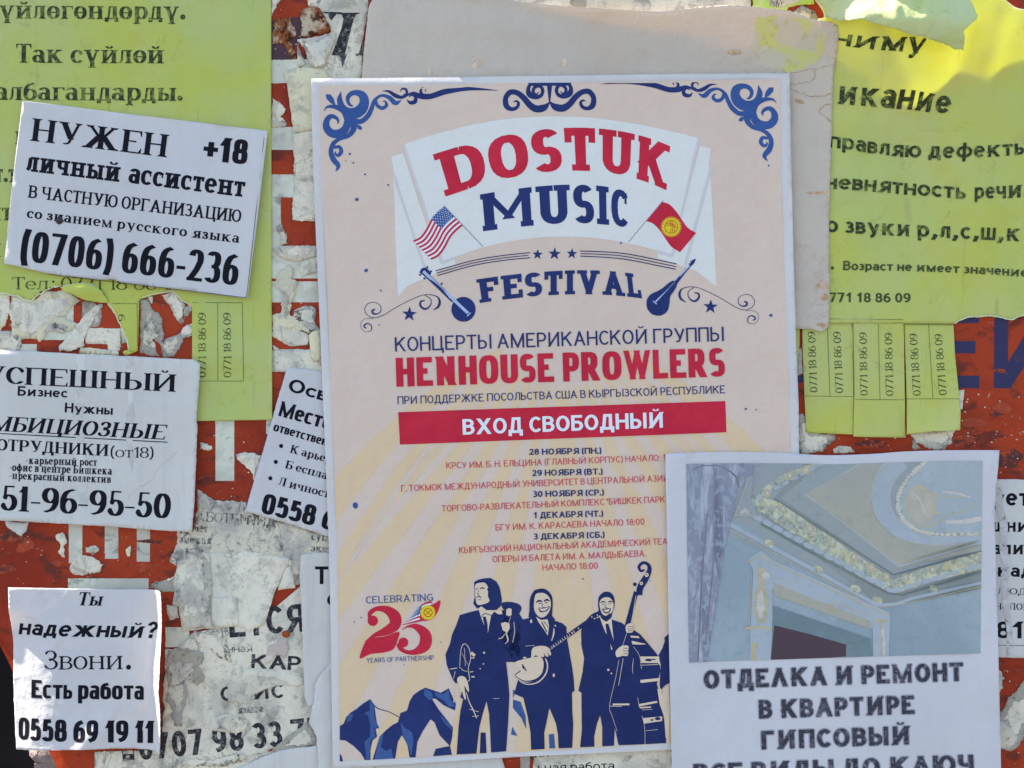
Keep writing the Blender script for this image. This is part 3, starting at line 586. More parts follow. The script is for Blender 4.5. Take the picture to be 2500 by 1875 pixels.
scrap(ZG([(85, 1170), (100, 1110), (160, 1090), (280, 1110), (390, 1165), (390, 1250), (240, 1265), (90, 1180)]), OLD2, 3.8, "clean white angular chip above the slanted white note", amp=1.2)
scrap(ZG([(395, 1170), (430, 1140), (500, 1120), (510, 1380), (460, 1395), (410, 1350)]), OLDY, 5.2, "tongue shaped grey flap hanging beside the poster edge", amp=1.0, extra=lambda x, y: 3 * math.exp(-((x - 770) ** 2) / 150))
scrap(ZG([(90, 1250), (150, 1290), (400, 1285), (520, 1380), (520, 1500), (110, 1480)]), OLD2, 2.0, "white remnant behind the top of the slanted white note", amp=1.5)
# lower left
scrap(ZC([(40, 1015), (230, 1025), (210, 1080), (165, 1135), (110, 1100), (60, 1065)]), WHITE2, 2.2, "white ragged tongue hanging below the successful business note", amp=2)
scrap(ZC([(540, 1370), (590, 1310), (650, 1280), (700, 1290), (800, 1350), (780, 1400), (700, 1430), (560, 1420)]), OLD2, 2.3, "fuzzy grey white tuft between the white painted bars", amp=3)
scrap(ZC([(665, 1215), (740, 1205), (770, 1240), (720, 1280), (665, 1260)]), OLD, 2.6, "small grey smudge of pulp above the fuzzy tuft")
scrap(ZC([(430, 1130), (480, 1105), (515, 1190), (500, 1300), (450, 1250), (470, 1200)]), OLD2, 2.4, "thin white scraping left of the painted bars", amp=3)
scrap(ZC([(970, 1240), (1010, 1205), (1005, 1290), (985, 1290)]), OLDY, 2.4, "tiny tan flake between the painted bars", amp=.8)
scrap(ZC([(1545, 410), (1600, 420), (1640, 455), (1590, 470), (1545, 460)]), OLD2, 2.2, "small white fleck right of the successful business note")
scrap(ZC([(1820, 500), (1900, 485), (2010, 510), (2020, 600), (1960, 760), (1940, 640), (1880, 580), (1830, 540)]), OLD2, 2.3, "white scraped arc left of the slanted white note", amp=3)
# the old sheet "АБОТЫ ИНД" and friends
h_w = flat(2.6, 1.8, .01, 60)
ob = thing("faded_bill", "grimy half scraped bill with serif capitals below the slanted white note", "old bill", None)
sheet_mesh("sheet", [jag(ZH([(330, 1000), (400, 1050), (500, 1090), (700, 1100), (760, 1180), (1350, 1370), (1500, 1400), (1500, 1700), (1000, 1760), (140, 1760), (200, 1640), (110, 1560), (170, 1430), (175, 1320), (300, 1320)]), 3, 5, 61)], h_w, OLD, ob, 12, .9)
text("text_line", "АБОТЫ ИНД", 477, 1271, 672, 1285, 24, 'times', h_w, TINK, ob)
text("text_line", "аможня", 439, 1326, 517, 1328, 19, 'timesb', h_w, TINK, ob)
text("text_line", "расчет", 439, 1297, 508, 1298, 17, 'timesb', h_w, TINK, ob); text("text_line", "г м", 452, 1352, 498, 1356, 19, 'timesb', h_w, TINK, ob)
text("text_line", "супр", 760, 1318, 812, 1322, 20, 'timesb', h_w, TINK, ob); text("text_line", "экет", 759, 1346, 812, 1348, 18, 'timesb', h_w, TINK, ob)
scrap(ZC([(1360, 1310), (1310, 1320), (1350, 1240), (1385, 1260), (1390, 1330), (1380, 1560), (1250, 1560), (1150, 1530), (1200, 1480), (1330, 1450), (1370, 1400)]), OLD3, 2.2, "sooty pulp patch above the sunlit note's top right corner", amp=3)
h_t = flat(4.6, 2.0, .012, 66)
o3 = sheet_mesh("paper_scrap", [jag(ZD([(185, 60), (430, 0), (690, -20), (1035, 40), (985, 170), (930, 280), (840, 550), (735, 600), (630, 560), (208, 605), (180, 410), (130, 400)]), 1.4, 6, 67)], h_t, OLD4, None, 12, .9)
tag(o3, "large layered pinkish white torn sheet left of the poster's lower half", "paper scrap")
scrap(ZD([(440, 345), (630, 335), (645, 550), (440, 565)]), OLD4, 7.0, "small clean white rectangle on the pinkish torn sheet", amp=.6)
scrap(ZD([(180, 50), (300, -40), (420, 0), (440, 180), (430, 560), (210, 600), (185, 400), (140, 250)]), OLD, 6.3, "sooty vertical band over the left of the pinkish torn sheet", amp=2)
scrap(ZD([(1040, 45), (1080, 270), (945, 285), (985, 170)]), OLD2, 4.4, "grey paper triangle folded under the pinkish torn sheet", amp=.7)
scrap(ZD([(85, 400), (170, 410), (185, 500), (110, 520), (90, 470)]), OLD, 2.6, "grey lump of pulp right of the sunlit note's corner")
# lower old bill with phone number
ob2 = thing("faded_bill", "weathered white bill with torn brush lettering and the number 0707 98 33 7", "old bill", None)
h_p = flat(3.4, 1.6, .01, 70)
sheet_mesh("sheet", [jag([(232, 1835), (232, 2050), (900, 2050), (900, 1520), (735, 1430), (640, 1510), (470, 1545), (440, 1580), (404, 1584), (396, 1830)], 2.2, 6, 71, {6, 7, 8, 9})], h_p, OLD2, ob2, 14, .9)
text("brush_lettering", "ЕТСЯ", 562, 1556, 745, 1541, 68, 'sansb', h_p, BIGINK, ob2)
text("text_line", "онная", 540, 1594, 617, 1590, 20, 'sans', h_p, TINK, ob2, gap=.7)
text("brush_lettering", "КАР", 611, 1630, 735, 1636, 34, 'sansb', h_p, BIGINK, ob2); text("brush_lettering", "ОФИС", 540, 1712, 694, 1703, 36, 'sansb', h_p, BIGINK, ob2)
text("text_line", "языка", 580, 1742, 641, 1738, 19, 'timesb', h_p, TINK, ob2, slant=.25)
text("phone_number", "0707 98 33 77", 342, 1856, 790, 1811, 63, 'sansb', h_p, BIGINK, ob2, gap=1.1)
sheet_mesh("phone_symbol", brush([(299, 1822, 3), (326, 1820, 3), (328, 1853, 3), (302, 1855, 3), (299, 1822, 3)], 1, False) + [rect(300, 1840, 327, 1852)] , h_p, BIGINK, ob2, 0, 0, .5, None, [rect(309, 1843, 317, 1850)])
sheet_mesh("printed_line", line(420, 1872, 640, 1838, 1.2), h_p, BIGINK, ob2, 20, 0, .5)
scrap(ZD([(95, 740), (250, 730), (370, 760), (330, 870), (380, 960), (330, 1020), (240, 950), (235, 1150), (200, 1340), (150, 1330), (140, 1220), (85, 1150)]), OLD3, 5.4, "long sooty scab of pulp right of the sunlit note", amp=4)
scrap(ZD([(300, 600), (560, 570), (560, 700), (590, 840), (480, 800), (400, 720), (330, 740)]), OLD, 5.2, "grey scraped patch under the torn sheet left of the small word", amp=3)
scrap(ZD([(560, 1050), (600, 880), (720, 885), (900, 900), (1150, 960), (1150, 1020), (900, 1030), (760, 1100), (740, 1160), (580, 1150)]), OLD2, 5.3, "pale pulp veil covering the middle of the brush lettering", amp=3)
scrap(ZD([(430, 1260), (560, 1240), (720, 1300), (700, 1360), (560, 1375), (420, 1360)]), OLD2, 5.6, "white pulp hiding the tops of the digits nine and eight", amp=3)
scrap(ZD([(150, 1570), (420, 1590), (600, 1540), (760, 1560), (560, 1640), (150, 1660)]), OLD, 5.2, "grey fuzzy edge under the phone number", amp=3)
scrap(ZD([(850, 860), (870, 720), (940, 690), (960, 650), (1020, 660), (1030, 740), (1000, 810), (930, 780), (870, 850)]), surf("brown_water_stain", C(160, 150, 160), ((C(185, 185, 195), 'n', 60, .5, .7, .8),), .9, .2), 5.0, "greyish mauve glue blot right of the small word", name="glue_blot", cat="glue blot", amp=2, wave=.5)
scrap([disc(699, 1547, 10, 9, 12)][0], surf("rust_spot", C(130, 66, 34), ((C(90, 40, 24), 'n', 200, .4, .6, .8),), .9, .2), 5.6, "round rust stain beside the brush lettering", name="rust_blister", cat="rust spot", amp=1.2, wave=.3)
scrap(ZD([(1100, 1350), (1170, 1300), (1240, 1380), (1260, 1480), (960, 1530), (900, 1520)]), OLD3, 5.8, "brown grey crumpled scrap at the foot of the old phone bill", amp=2)
scrap(ZD([(860, 1525), (940, 1480), (1000, 1500), (920, 1525)]), ORANGE, 5.9, "sliver of bare orange under the old phone bill's torn foot", name="paint_chip", cat="paint chip", amp=1)
# left-of-poster sheet with T
ob3 = thing("half_hidden_notice", "bluish white notice showing a capital T, tucked under the poster's left edge", "notice", None)
h_T = flat(6.4, 1.5, .006, 75, lambda x, y: 7 * ss(770, 735, x))
sheet_mesh("sheet", [jag([(738, 1353), (765, 1348), (900, 1350), (900, 1760), (752, 1722), (745, 1698), (741, 1600), (739, 1508), (734, 1400)], .8, 6, 76)], h_T, WHITE2, ob3, 12, .9)
text("text_line", "Т", 770, 1425, 803, 1425, 43, 'sansb', h_T, BLACK, ob3); sheet_mesh("text_line", brush([(812, 1452, 6), (805, 1458, 7), (803, 1466, 7), (808, 1474, 7)]), h_T, BLACK, ob3, 0, 0, .5)
scrap(ZD([(1345, 840), (1300, 900), (1240, 1000), (1230, 1130), (1185, 1290), (1245, 1400), (1258, 1500), (1262, 2200), (1700, 2200), (1700, 800)]), WHITE2, 8.6, "bright white torn sheet bulging out from under the poster's lower left edge", name="torn_sheet", cat="torn sheet", amp=1.5, extra=lambda x, y: 6 * math.exp(-((x - 785) ** 2) / 900))
scrap([(560, 1882), (600, 1866), (633, 1850), (681, 1831), (720, 1825), (776, 1818), (800, 1830), (800, 2100), (560, 2100)], WHITE2, 7.2, "smooth pinkish white sheet edge curving along the bottom frame", name="torn_sheet", cat="torn sheet", amp=.6)
scrap([(815, 1840), (1220, 1830), (1234, 1880), (1260, 2100), (815, 2100)], WHITE2, 5.4, "white sheet corner peeping out below the poster", name="torn_sheet", cat="torn sheet", amp=.6)
scrap([(1272, 1830), (1292, 1830), (1294, 2060), (1270, 2060)], OLD3, 2, "narrow strip of dried glue below the poster", name="glue_strip", cat="glue strip", amp=1.5)
ob4 = thing("old_notice", "whitish notice with dark sans letters just below the poster's bottom edge", "notice", None)
h_y = flat(3, 1.2, .01, 80)
sheet_mesh("sheet", [jag([(1303, 1820), (1640, 1800), (1660, 2100), (1300, 2100)], 1.5, 6, 81)], h_y, OLD2, ob4, 16, .9)
text("text_line", "як", 1303, 1848, 1342, 1846, 22, 'sans', h_y, BLACK, ob4); text("text_line", "ьная работа", 1314, 1884, 1500, 1878, 22, 'sans', h_y, BLACK, ob4, gap=1)
# right side remnants
scrap(Z6([(170, 960), (200, 920), (230, 940), (250, 1090), (510, 1110), (510, 1160), (470, 1200), (400, 1270), (200, 1290), (175, 1200)]), OLD, 2.4, "grey cracked pulp below the first pair of yellow tabs", amp=3)
scrap(Z6([(490, 1240), (560, 1210), (650, 1220), (690, 1270), (500, 1280)]), OLD, 2.6, "rounded grey pulp knob just above the ceiling photo notice", amp=2)
scrap(Z6([(1190, 1110), (1270, 1090), (1590, 1070), (1560, 1190), (1500, 1250), (1320, 1230), (1240, 1190)]), OLD2, 2.6, "white cracked pulp under the third pair of yellow tabs", amp=3)
scrap(Z6([(1200, 1130), (1250, 1200), (1300, 1240), (1210, 1240)]), OLD3, 3, "dark sooty sliver beside the white pulp above the ceiling photo", amp=2)
scrap(Z6([(1610, 720), (1672, 705), (1655, 880), (1620, 885)]), OLD2, 2.6, "small white flap right of the last yellow tab", amp=.8)
scrap(Z6([(160, 340), (215, 320), (225, 560), (160, 580)]), OLD, 1.8, "grey remnant in the slit left of the first yellow tab")
scrap([(2428, 1632), (2445, 1640), (2448, 1680), (2432, 1700), (2420, 1690)], OLD, 2.2, "thin grey remnant just right of the ceiling photo notice, below the edge notice")
scrap([(2425, 1760), (2440, 1740), (2465, 1700), (2520, 1650), (2600, 1660), (2520, 1770), (2475, 1830), (2425, 1830)], OLD3, 2.6, "broad grey and white pulp patch at the lower right corner", amp=4)
scrap([(2425, 1770), (2460, 1755), (2485, 1800), (2460, 1830), (2425, 1830)], OLD2, 4, "whiter lump on the broad pulp patch at lower right", amp=3)
# top strip
scrap([(1180, -60), (1834, -60), (1834, 29), (1700, 60), (1180, 60)], OLD2, 2.0, "dirty white strip along the top edge behind the cream sheet", amp=.8)
scrap([(1393, -30), (1440, -30), (1430, 15), (1415, 30), (1395, 12)], OLD3, 3.8, "blackened smear on the dirty white top strip", amp=3)
scrap([(1500, -40), (1640, -40), (1640, -8), (1510, -6)], ORANGE, 4, "slim orange chip at the very top edge", name="paint_chip", cat="paint chip", amp=1)
scrap([(1834, -60), (1990, -60), (1985, 12), (1955, 14), (1925, 18), (1915, 38), (1870, 38), (1834, 28)], surf("green_paper", C(168, 208, 112), ((C(200, 225, 180), 'n', 60, .55, .66, .8), (C(120, 170, 80), 'n', 30, .5, .7, .5), (C(60, 50, 40), 'n', 300, .68, .72, .8)), .8, .3, .3, None, ((500, .4),), 83), 4.6, "bright green torn scrap at the top near the yellow flap", amp=2)
scrap([(1924, 36), (1960, 14), (1990, 30), (1999, 48), (1980, 62), (1945, 55)], OLD3, 5, "dark gritty paper patch standing for a hole between green scrap and yellow flap", amp=2)  # dark sheet laid on top in place of a hole; nothing is cut through

# loose flecks of pulp nobody would count
rnd = random.Random(5); fl = []
for (x0, y0, x1, y1, n) in ((665, 150, 780, 890, 60), (0, 1270, 400, 1430, 60), (480, 1030, 610, 1230, 40), (1950, 1050, 2500, 1100, 40), (2330, 960, 2500, 1160, 60), (2430, 1610, 2500, 1870, 30), (0, 740, 320, 850, 30), (350, 740, 470, 860, 20), (663, 0, 760, 150, 20)):
    for _ in range(n):
        x, y, r = rnd.uniform(x0, x1), rnd.uniform(y0, y1), rnd.choice((.6, .7, .9, 1, 1.3, 1.8, 2.6))
        fl.append([(x + r * math.cos(a) * rnd.uniform(.5, 1.3), y + r * math.sin(a) * rnd.uniform(.4, 1.1)) for a in (k * 1.05 for k in range(6))])
o = sheet_mesh("pulp_flecks", fl, flat(.0, .25, .004, 1), OLD2, None, 0, 1.2, 1.4); o['kind'] = 'stuff'


# ================================================================== YELLOW BILL, LEFT
ZN = Zm(0, 0, 3.16)
yb = thing("yellow_bill", "big yellow bill with torn lower edge and black serif lines, left side of the board", "bill", None)
def hy(x, y):
    h = 5 + 1.6 * nz(x, y, .004, 101) + 1.2 * math.exp(-((x - 600) / 14) ** 2) + .7 * math.exp(-((x - 492) / 18) ** 2)
    h += 5 * ss(700, 860, y) * math.exp(-((x - 320) / 30) ** 2)
    return h + 2.5 * ss(930, 1030, y)
torn = [(0, 715), (24, 720), (47, 723), (63, 731), (81, 733), (95, 718), (120, 706), (150, 697), (177, 694), (221, 692), (250, 712), (266, 744), (285, 769), (297, 794), (312, 829), (316, 851), (314, 866)]
tornb = [(348, 728), (373, 720), (399, 715), (421, 709), (434, 722), (443, 734), (459, 740), (470, 752)]
o1 = [(-160, -160), (663, -160), (663, 300), (664, 700), (666, 1025), (580, 1026), (480, 1028), (470, 1027), (470, 880)]
pts = o1 + tornb[::-1] + [(341, 734), (338, 856)] + torn[::-1] + [(-160, 712)]
nn = len(o1); eds = set(range(nn, nn + len(tornb) - 1)) | set(range(nn + len(tornb) + 2, nn + len(tornb) + 2 + len(torn)))
ysheet = jag(pts, 1.4, 4, 102, eds)
sheet_mesh("sheet", [ysheet], hy, YEL, yb, 14, .9)
sheet_mesh("torn_fringe", brush([(x, y + .6, 3.2 + 2 * nz(x, y, .1, 3)) for x, y in jag([(-20, 714)] + torn, 1.4, 4, 102, set(range(len(torn))))[:-1]], 1, False) + brush([(x, y, 2.6) for x, y in jag(tornb, 1.4, 4, 102, set(range(len(tornb) - 1)))[:-1]], 1, False), hy, TORN, yb, 0, 0, .5)
T = lambda s, z, x0, y0, x1, y1, cap, st, hf, mat, par, nm="text_line", **k: text(nm, s, z[0] + x0 / z[2], z[1] + y0 / z[2], z[0] + x1 / z[2], z[1] + y1 / z[2], cap, st, hf, mat, par, **k)
N0 = (0, 0, 3.16); N5 = (0, 500, 3.16)
T("үйлөгөндөрдү.", N0, -5, 147, 1435, 155, 45, 'timesb', hy, YINK, yb); T("Так сүйлөй", N0, 130, 487, 1270, 493, 46, 'timesb', hy, YINK, yb)
T("албагандарды.", N0, -35, 774, 1415, 782, 45, 'timesb', hy, YINK, yb); T("н", N0, 120, 1115, 200, 1115, 45, 'timesb', hy, YINK, yb)
T("йт.т", N0, -130, 1408, 130, 1408, 45, 'timesb', hy, YINK, yb); T("йт", N5, -90, 122, 96, 122, 44, 'timesb', hy, YINK, yb); T("н", N5, -60, 402, 14, 402, 45, 'timesb', hy, YINK, yb)
T("Тел.: 0771 18 86 09", N5, 98, 654, 1440, 658, 30, 'times', hy, YINK, yb)
LN = lambda z, q, w, hf, mat, par: sheet_mesh("ruled_line", sum([line(z[0] + a / z[2], z[1] + b / z[2], z[0] + c / z[2], z[1] + d / z[2], w) for a, b, c, d in q], []), hf, mat, par, 20, 0, .4)
LN(N5, [(1490, 755, 1873, 757), (1683, 757, 1684, 1358), (1873, 757, 1883, 1360), (1500, 1360, 1883, 1360), (870, 762, 1065, 764), (1062, 764, 1066, 1090)], 1.1, hy, YINK2, yb)
T("0771 18 86 09", N5, 1592, 1332, 1592, 834, 18.5, 'times', hy, YINK2, yb, "phone_number"); T("0771 18 86 09", N5, 1788, 1332, 1784, 834, 18.5, 'times', hy, YINK2, yb, "phone_number"); T("9", N5, 968, 900, 968, 845, 16, 'times', hy, YINK2, yb)
def hcurl(x, y): return hy(x, y) + 3 + 16 * math.exp(-((x - 205) / 55) ** 2 - ((y - 705) / 26) ** 2)
sheet_mesh("torn_curl", [jag(ZA([(480, 640), (560, 616), (640, 610), (720, 622), (790, 662), (832, 720), (838, 757), (790, 757), (720, 748), (650, 732), (580, 695), (500, 668)]), .8, 4, 105)], hcurl, YEL, yb, 6, .9)
def htip(x, y): return hy(x, y) + 2 + 7 * math.exp(-((y - 859) / 5) ** 2)
sheet_mesh("rolled_tip", [smooth(ZA([(962, 1138), (985, 1122), (1010, 1130), (1040, 1142), (1072, 1118), (1066, 1132), (1000, 1158), (970, 1158)]), 3, True)], htip, YEL, yb, 3, .9)

# ================================================================== YELLOW BILL, RIGHT (top blown loose, flap curled over)
yr = thing("yellow_bill", "yellow speech lesson bill with glowing loose top and six tear off phone tabs, right side", "bill", None)
def yfold(x):
    P_ = [(1900, 120), (2032, 171), (2085, 218), (2164, 285), (2235, 292), (2322, 240), (2370, 218), (2433, 196), (2500, 180), (2700, 130)]
    for (a, b), (c, d) in zip(P_, P_[1:]):
        if x <= c: return b + (d - b) * max(0, (x - a)) / (c - a)
    return 130
CREASE = [(2040, 190, 2164, 285, 6, 24), (2240, 300, 2520, 345, -8, 30), (2100, 230, 2070, 430, 6, 28), (2330, 262, 2420, 540, 6, 30), (2185, 310, 2225, 560, -6, 30), (2135, 70, 2230, 285, 10, 24), (2345, 90, 2322, 240, -10, 26), (2425, 60, 2400, 215, 9, 26), (2060, 560, 2330, 600, 4, 26), (2380, 600, 2480, 760, 6, 28), (2050, 470, 2180, 420, 4, 24)]
def creases(x, y, L):
    h = 0
    for x0, y0, x1, y1, a, w in L:
        dx, dy = x1 - x0, y1 - y0; t = max(0, min(1, ((x - x0) * dx + (y - y0) * dy) / (dx * dx + dy * dy)))
        d2 = (x - x0 - t * dx) ** 2 + (y - y0 - t * dy) ** 2
        if d2 < 9 * w * w: h += a * math.exp(-d2 / (w * w))
    return h
def hR(x, y):
    d = sum(yfold(x + k) for k in (-24, -8, 8, 24)) / 4 - y
    h = 7 + 4.5 * nz(x, y, .006, 111) + creases(x, y, CREASE) + .5 * (d if d > 30 else (0 if d < -30 else (d + 30) ** 2 / 120))
    h += 9 * math.exp(-((y - 310 - .08 * (x - 2200)) / 26) ** 2) * math.exp(-((x - 2260) / 170) ** 2)
    h += (5 * math.sin((x - 2000) * .022 + y * .012) + 3 * nz(x, y, .02, 5)) * ss(-10, 120, d)
    return h + 2 * ss(700, 790, y)
Z3 = Zm(1800, 0, 3.16)
top = [(-60, -60), (480, -60), (500, -20), (560, 60), (625, 140), (640, 190), (760, 240)]
bot = [(2327, 790), (2344, 781), (2370, 774), (2401, 772), (2430, 773), (2452, 779), (2465, 781), (2480, 774), (2500, 769), (2560, 760), (2700, 770)]
body = [(1930, -70), (1954, -70), (1955, 0), (1976, 18), (1997, 44), (2000, 58), (1985, 60), (1990, 70), (1850, 120), (1850, 789), (2326, 791)] + bot + [(2700, 60), (2500, 46), (2449, 41), (2417, 25), (2370, 6), (2340, -70)]
k0 = 10
sheet_mesh("sheet", [jag(body, 1.3, 5, 112, set(range(3, 8)) | set(range(k0, k0 + len(bot))) | {k0 + len(bot) + i for i in range(1, 6)})], hR, YEL2, yr, 11, .9)
for fr in (brush([(x, y, 3 + 2 * nz(x, y, .1, 8)) for x, y in jag(bot, 1.3, 5, 112, set(range(len(bot) - 1)))[:-1]], 1, False), brush([(1955, 0, 3), (1976, 18, 4), (1997, 44, 4), (2000, 58, 3), (1985, 60, 2)], 3), brush([(2370, 6, 2), (2417, 25, 3), (2449, 41, 4), (2500, 46, 3), (2600, 55, 3)], 4)):
    sheet_mesh("torn_fringe", fr, hR, TORN, yr, 0, 0, .6)
def hflap(x, y): return hR(x, y) + 6 + 62 * math.exp(-((y - 92 - .06 * (x - 2150)) / 58) ** 2) * ss(1960, 2090, x) + 5 * nz(x, y, .022, 9) + 3.5 * nz(x, y, .06, 19)
flap = Z3([(500, -20), (560, 55), (625, 138), (622, 165), (640, 190), (740, 236), (940, 288), (1150, 368), (1380, 410), (1500, 438), (1655, 458), (1640, 420), (1605, 355), (1700, 268), (1712, 240), (1690, 180), (1655, 110), (1620, 50), (1560, -20), (1500, -140), (500, -140)])
sheet_mesh("curled_flap", [jag(flap, 1.6, 5, 113)], hflap, YELB, yr, 7, .9)
def CT(s, bz, tz, Z, style, hf, mat, par, sub=.7, **kw):
    b = Z(bz); t = Z(tz); t = [(p[0] + (q[0] - p[0]) / sub, p[1] + (q[1] - p[1]) / sub) for p, q in zip(b, t)]
    return sheet_mesh("text_line", text_polys(s, b, t, style, **kw), hf, mat, par, 11, 0, 1.3)
CT("ниму", [(700, 366), (1050, 436), (1350, 482)], [(710, 290), (1062, 346), (1385, 352)], Z3, 'sansb', hR, YINK, yr)
CT("икание", [(762, 806), (1190, 852), (1635, 880)], [(768, 672), (1200, 718), (1655, 748)], Z3, 'sansb', hR, YINK, yr)
CT("правляю дефекты", [(700, 1138), (1470, 1222), (2245, 1188)], [(704, 1052), (1474, 1130), (2250, 1098)], Z3, 'sansb', hR, YINK, yr)
CT("невнятность", [(668, 1458), (1215, 1497), (1755, 1542)], [(672, 1376), (1220, 1408), (1758, 1455)], Z3, 'sansb', hR, YINK, yr)
CT("речи.", [(1820, 1538), (2010, 1536), (2235, 1522)], [(1820, 1452), (2010, 1440), (2235, 1428)], Z3, 'sansb', hR, YINK, yr)
Z4 = Zm(1800, 450, 3.16)
CT("о звуки р,л,с,ш,к", [(680, 372), (1425, 410), (2175, 442)], [(682, 280), (1428, 318), (2178, 345)], Z4, 'sansb', hR, YINK, yr)
CT("Возраст не имеет значение", [(810, 665), (1500, 678), (2235, 718)], [(812, 592), (1502, 607), (2240, 642)], Z4, 'sansb', hR, YINK2, yr, 1.0)
sheet_mesh("text_line", [disc(2030.5, 655, 4.2)], hR, YINK2, yr, 0, 0, .6); text("phone_number", "0771 18 86 09", 2003, 738, 2221, 739.5, 23.5, 'sansb', hR, YINK2, yr, .6)
LN((1900, 760, 3.687), [(100, 97, 1115, 105), (100, 66, 1115, 76), (1128, 113, 1568, 117)], 1.0, hR, YINK2, yr)
tabs = [([(211, 100), (665, 104), (672, 400), (670, 1107), (455, 1100), (246, 1090), (222, 500)], 5.5, 1), ([(667, 104), (1122, 108), (1130, 600), (1135, 1136), (900, 1132), (660, 1126), (674, 760)], 8.5, 2), ([(1128, 112), (1570, 115), (1585, 400), (1613, 790), (1617, 900), (1600, 1066), (1370, 1078), (1136, 1106), (1150, 800), (1143, 500)], 6.5, 3), ([(100, 100), (188, 110), (188, 300), (165, 560), (120, 560)], 5, 4)]
nums = [[(350, 728, 328, 182), (578, 735, 558, 183)], [(795, 758, 790, 190), (1027, 760, 1018, 195)], [(1273, 757, 1243, 200), (1503, 752, 1467, 203)], []]
rules = [[(437, 110, 460, 762), (235, 762, 672, 768)], [(893, 108, 905, 795), (677, 790, 1130, 797)], [(1345, 117, 1380, 785), (1142, 788, 1613, 787)], []]
for (pts, b, sd), nu, ru in zip(tabs, nums, rules):
    def ht(x, y, b=b, sd=sd): return b + 1.3 * nz(x, y, .01, 120 + sd) + 6 * ss(800, 1060, y) * (.4 + .35 * sd) + (12 * ss(980, 1060, y) if sd == 3 else 0) - 2.5 * math.sin(max(0, y - 800) * .012) + (x - {1: 2020, 2: 2143, 3: 2270, 4: 1920}[sd]) * {1: .06, 2: -.07, 3: .10, 4: .05}[sd] * ss(810, 1060, y)
    tb = sheet_mesh("tear_off_tab", [Z6(pts)], ht, YEL2, yr, 10, .9)
    for q in nu: T("0771 18 86 09", (1900, 760, 3.687), *q, 18.5, 'times', ht, YINK2, tb, "phone_number")
    if ru: LN((1900, 760, 3.687), ru, 1.0, ht, YINK2, tb)

# ================================================================== CREAM SHEET
cs = thing("blank_cream_sheet", "large blank cream sheet with brown water stains and sunlit curling top, behind the festival poster", "paper sheet", None)
def cfold(x):
    P_ = [(800, -60), (1250, 20), (1345, 52), (1446, 72), (1535, 93), (1598, 104), (1661, 107), (1725, 123), (1769, 136), (1832, 142), (2100, 152)]
    for (a, b), (c, d) in zip(P_, P_[1:]):
        if x <= c: return b + (d - b) * max(0, (x - a)) / (c - a)
    return 150
def hC(x, y):
    d = cfold(x) - y
    h = 11 + 3.0 * nz(x, y, .005, 131) + .40 * (d if d > 22 else (0 if d < -22 else (d + 22) ** 2 / 88))
    h += 3.0 * math.exp(-((y - 60 - .11 * (x - 1200)) / 22) ** 2) * ss(1000, 1300, x) + 2.5 * math.exp(-((y - 40 - .14 * (x - 1000)) / 30) ** 2)
    h += 3 * math.exp(-((x - 2028) / 18) ** 2) * (1 + nz(0, y, .02, 8))
    return max(h, hR(x, y) + 4) if x > 1900 else h
cpts = [(900, 30), (915, -4), (960, -50), (1080, -45), (1180, -20), (1228, 0), (1250, 3), (1313, 14), (1408, 24), (1535, 33), (1598, 38), (1646, 36), (1693, 30), (1756, 27), (1820, 30), (1899, 38), (1935, 44), (1965, 58), (2000, 66), (2031, 77), (2037, 133), (2032, 177), (2029, 221), (2028, 300), (2025, 380), (2023, 459), (2021, 640), (2020, 800), (1977, 804), (1937, 803), (1800, 800), (1500, 800), (900, 800), (886, 500), (885, 193), (893, 100)]
sheet_mesh("sheet", [jag(smooth(cpts, 2, True), .8, 6, 132)], hC, CREAM, cs, 12, .9)
STN = surf("stain_brown", C(168, 152, 142), ((C(184, 176, 190), 'n', 120, .45, .6, .6),), .85, .25); STD = surf("stain_rust", C(152, 126, 108), ((C(172, 160, 158), 'n', 200, .45, .62, .8),), .85, .25)
def tide(pts, w, mat=STD, n=6, sd=0):
    q = smooth(pts, n); q = [(x + 5 * nz(x, y, .06, sd) + 3 * nz(x, y, .2, sd + 1), y + 5 * nz(x, y, .06, sd + 2) + 3 * nz(x, y, .2, sd + 3), w * (1 + .8 * nz(x, y, .1, sd + 4))) for x, y in q]
    return sheet_mesh("water_stain", brush(q, 1, False), hC, mat, cs, 0, 0, .45)
tide([(1925, 207), (1965, 205), (1985, 190), (1990, 172), (2034, 163)], 1.8, STD, 8, 1); tide([(1925, 222), (1960, 228), (1980, 240), (2028, 232)], 2.0, STD, 8, 2); tide([(2028, 258), (2006, 260), (2000, 275), (2012, 290), (2027, 300)], 3.0, STD, 8, 3)
tide([(1800, 150), (1850, 140), (1880, 120), (1925, 105)], 1.2, STN, 8, 4); tide([(1860, 185), (1900, 180), (1935, 178), (1985, 172)], 1.6, STD, 8, 5)
for i, (x, y, a, b, r) in enumerate([(1165, 160, 16, 8, -.5), (1375, 156, 9, 12, .3), (1154, 148, 5, 10, .4), (1050, 178, 6, 11, 0), (2008, 472, 12, 7, 0), (1985, 472, 22, 2.5, 0), (2005, 698, 16, 7, 0), (2010, 726, 10, 9, 0), (2004, 795, 14, 6, .2), (1790, 132, 18, 7, 0), (1950, 250, 12, 5, .3)]):
    sheet_mesh("stain_spot", [jag(disc(x, y, a, b, 14, r), 2, 4, i)], hC, STN if i < 5 else STD, cs, 0, 0, .5)
YW = surf("yellow_smear", C(188, 180, 182, .86), ((C(192, 196, 116), 'n', 55, .50, .60, .75), (C(170, 172, 110), 'n', 120, .55, .66, .5)), .85, .25, .3)
sheet_mesh("yellow_smear", [jag([(1838, 62), (1880, 50), (1940, 58), (1985, 72), (2010, 100), (1990, 150), (1950, 172), (1900, 176), (1860, 160), (1836, 120)], 6, 5, 7)], hC, YW, cs, 12, 0, .4)

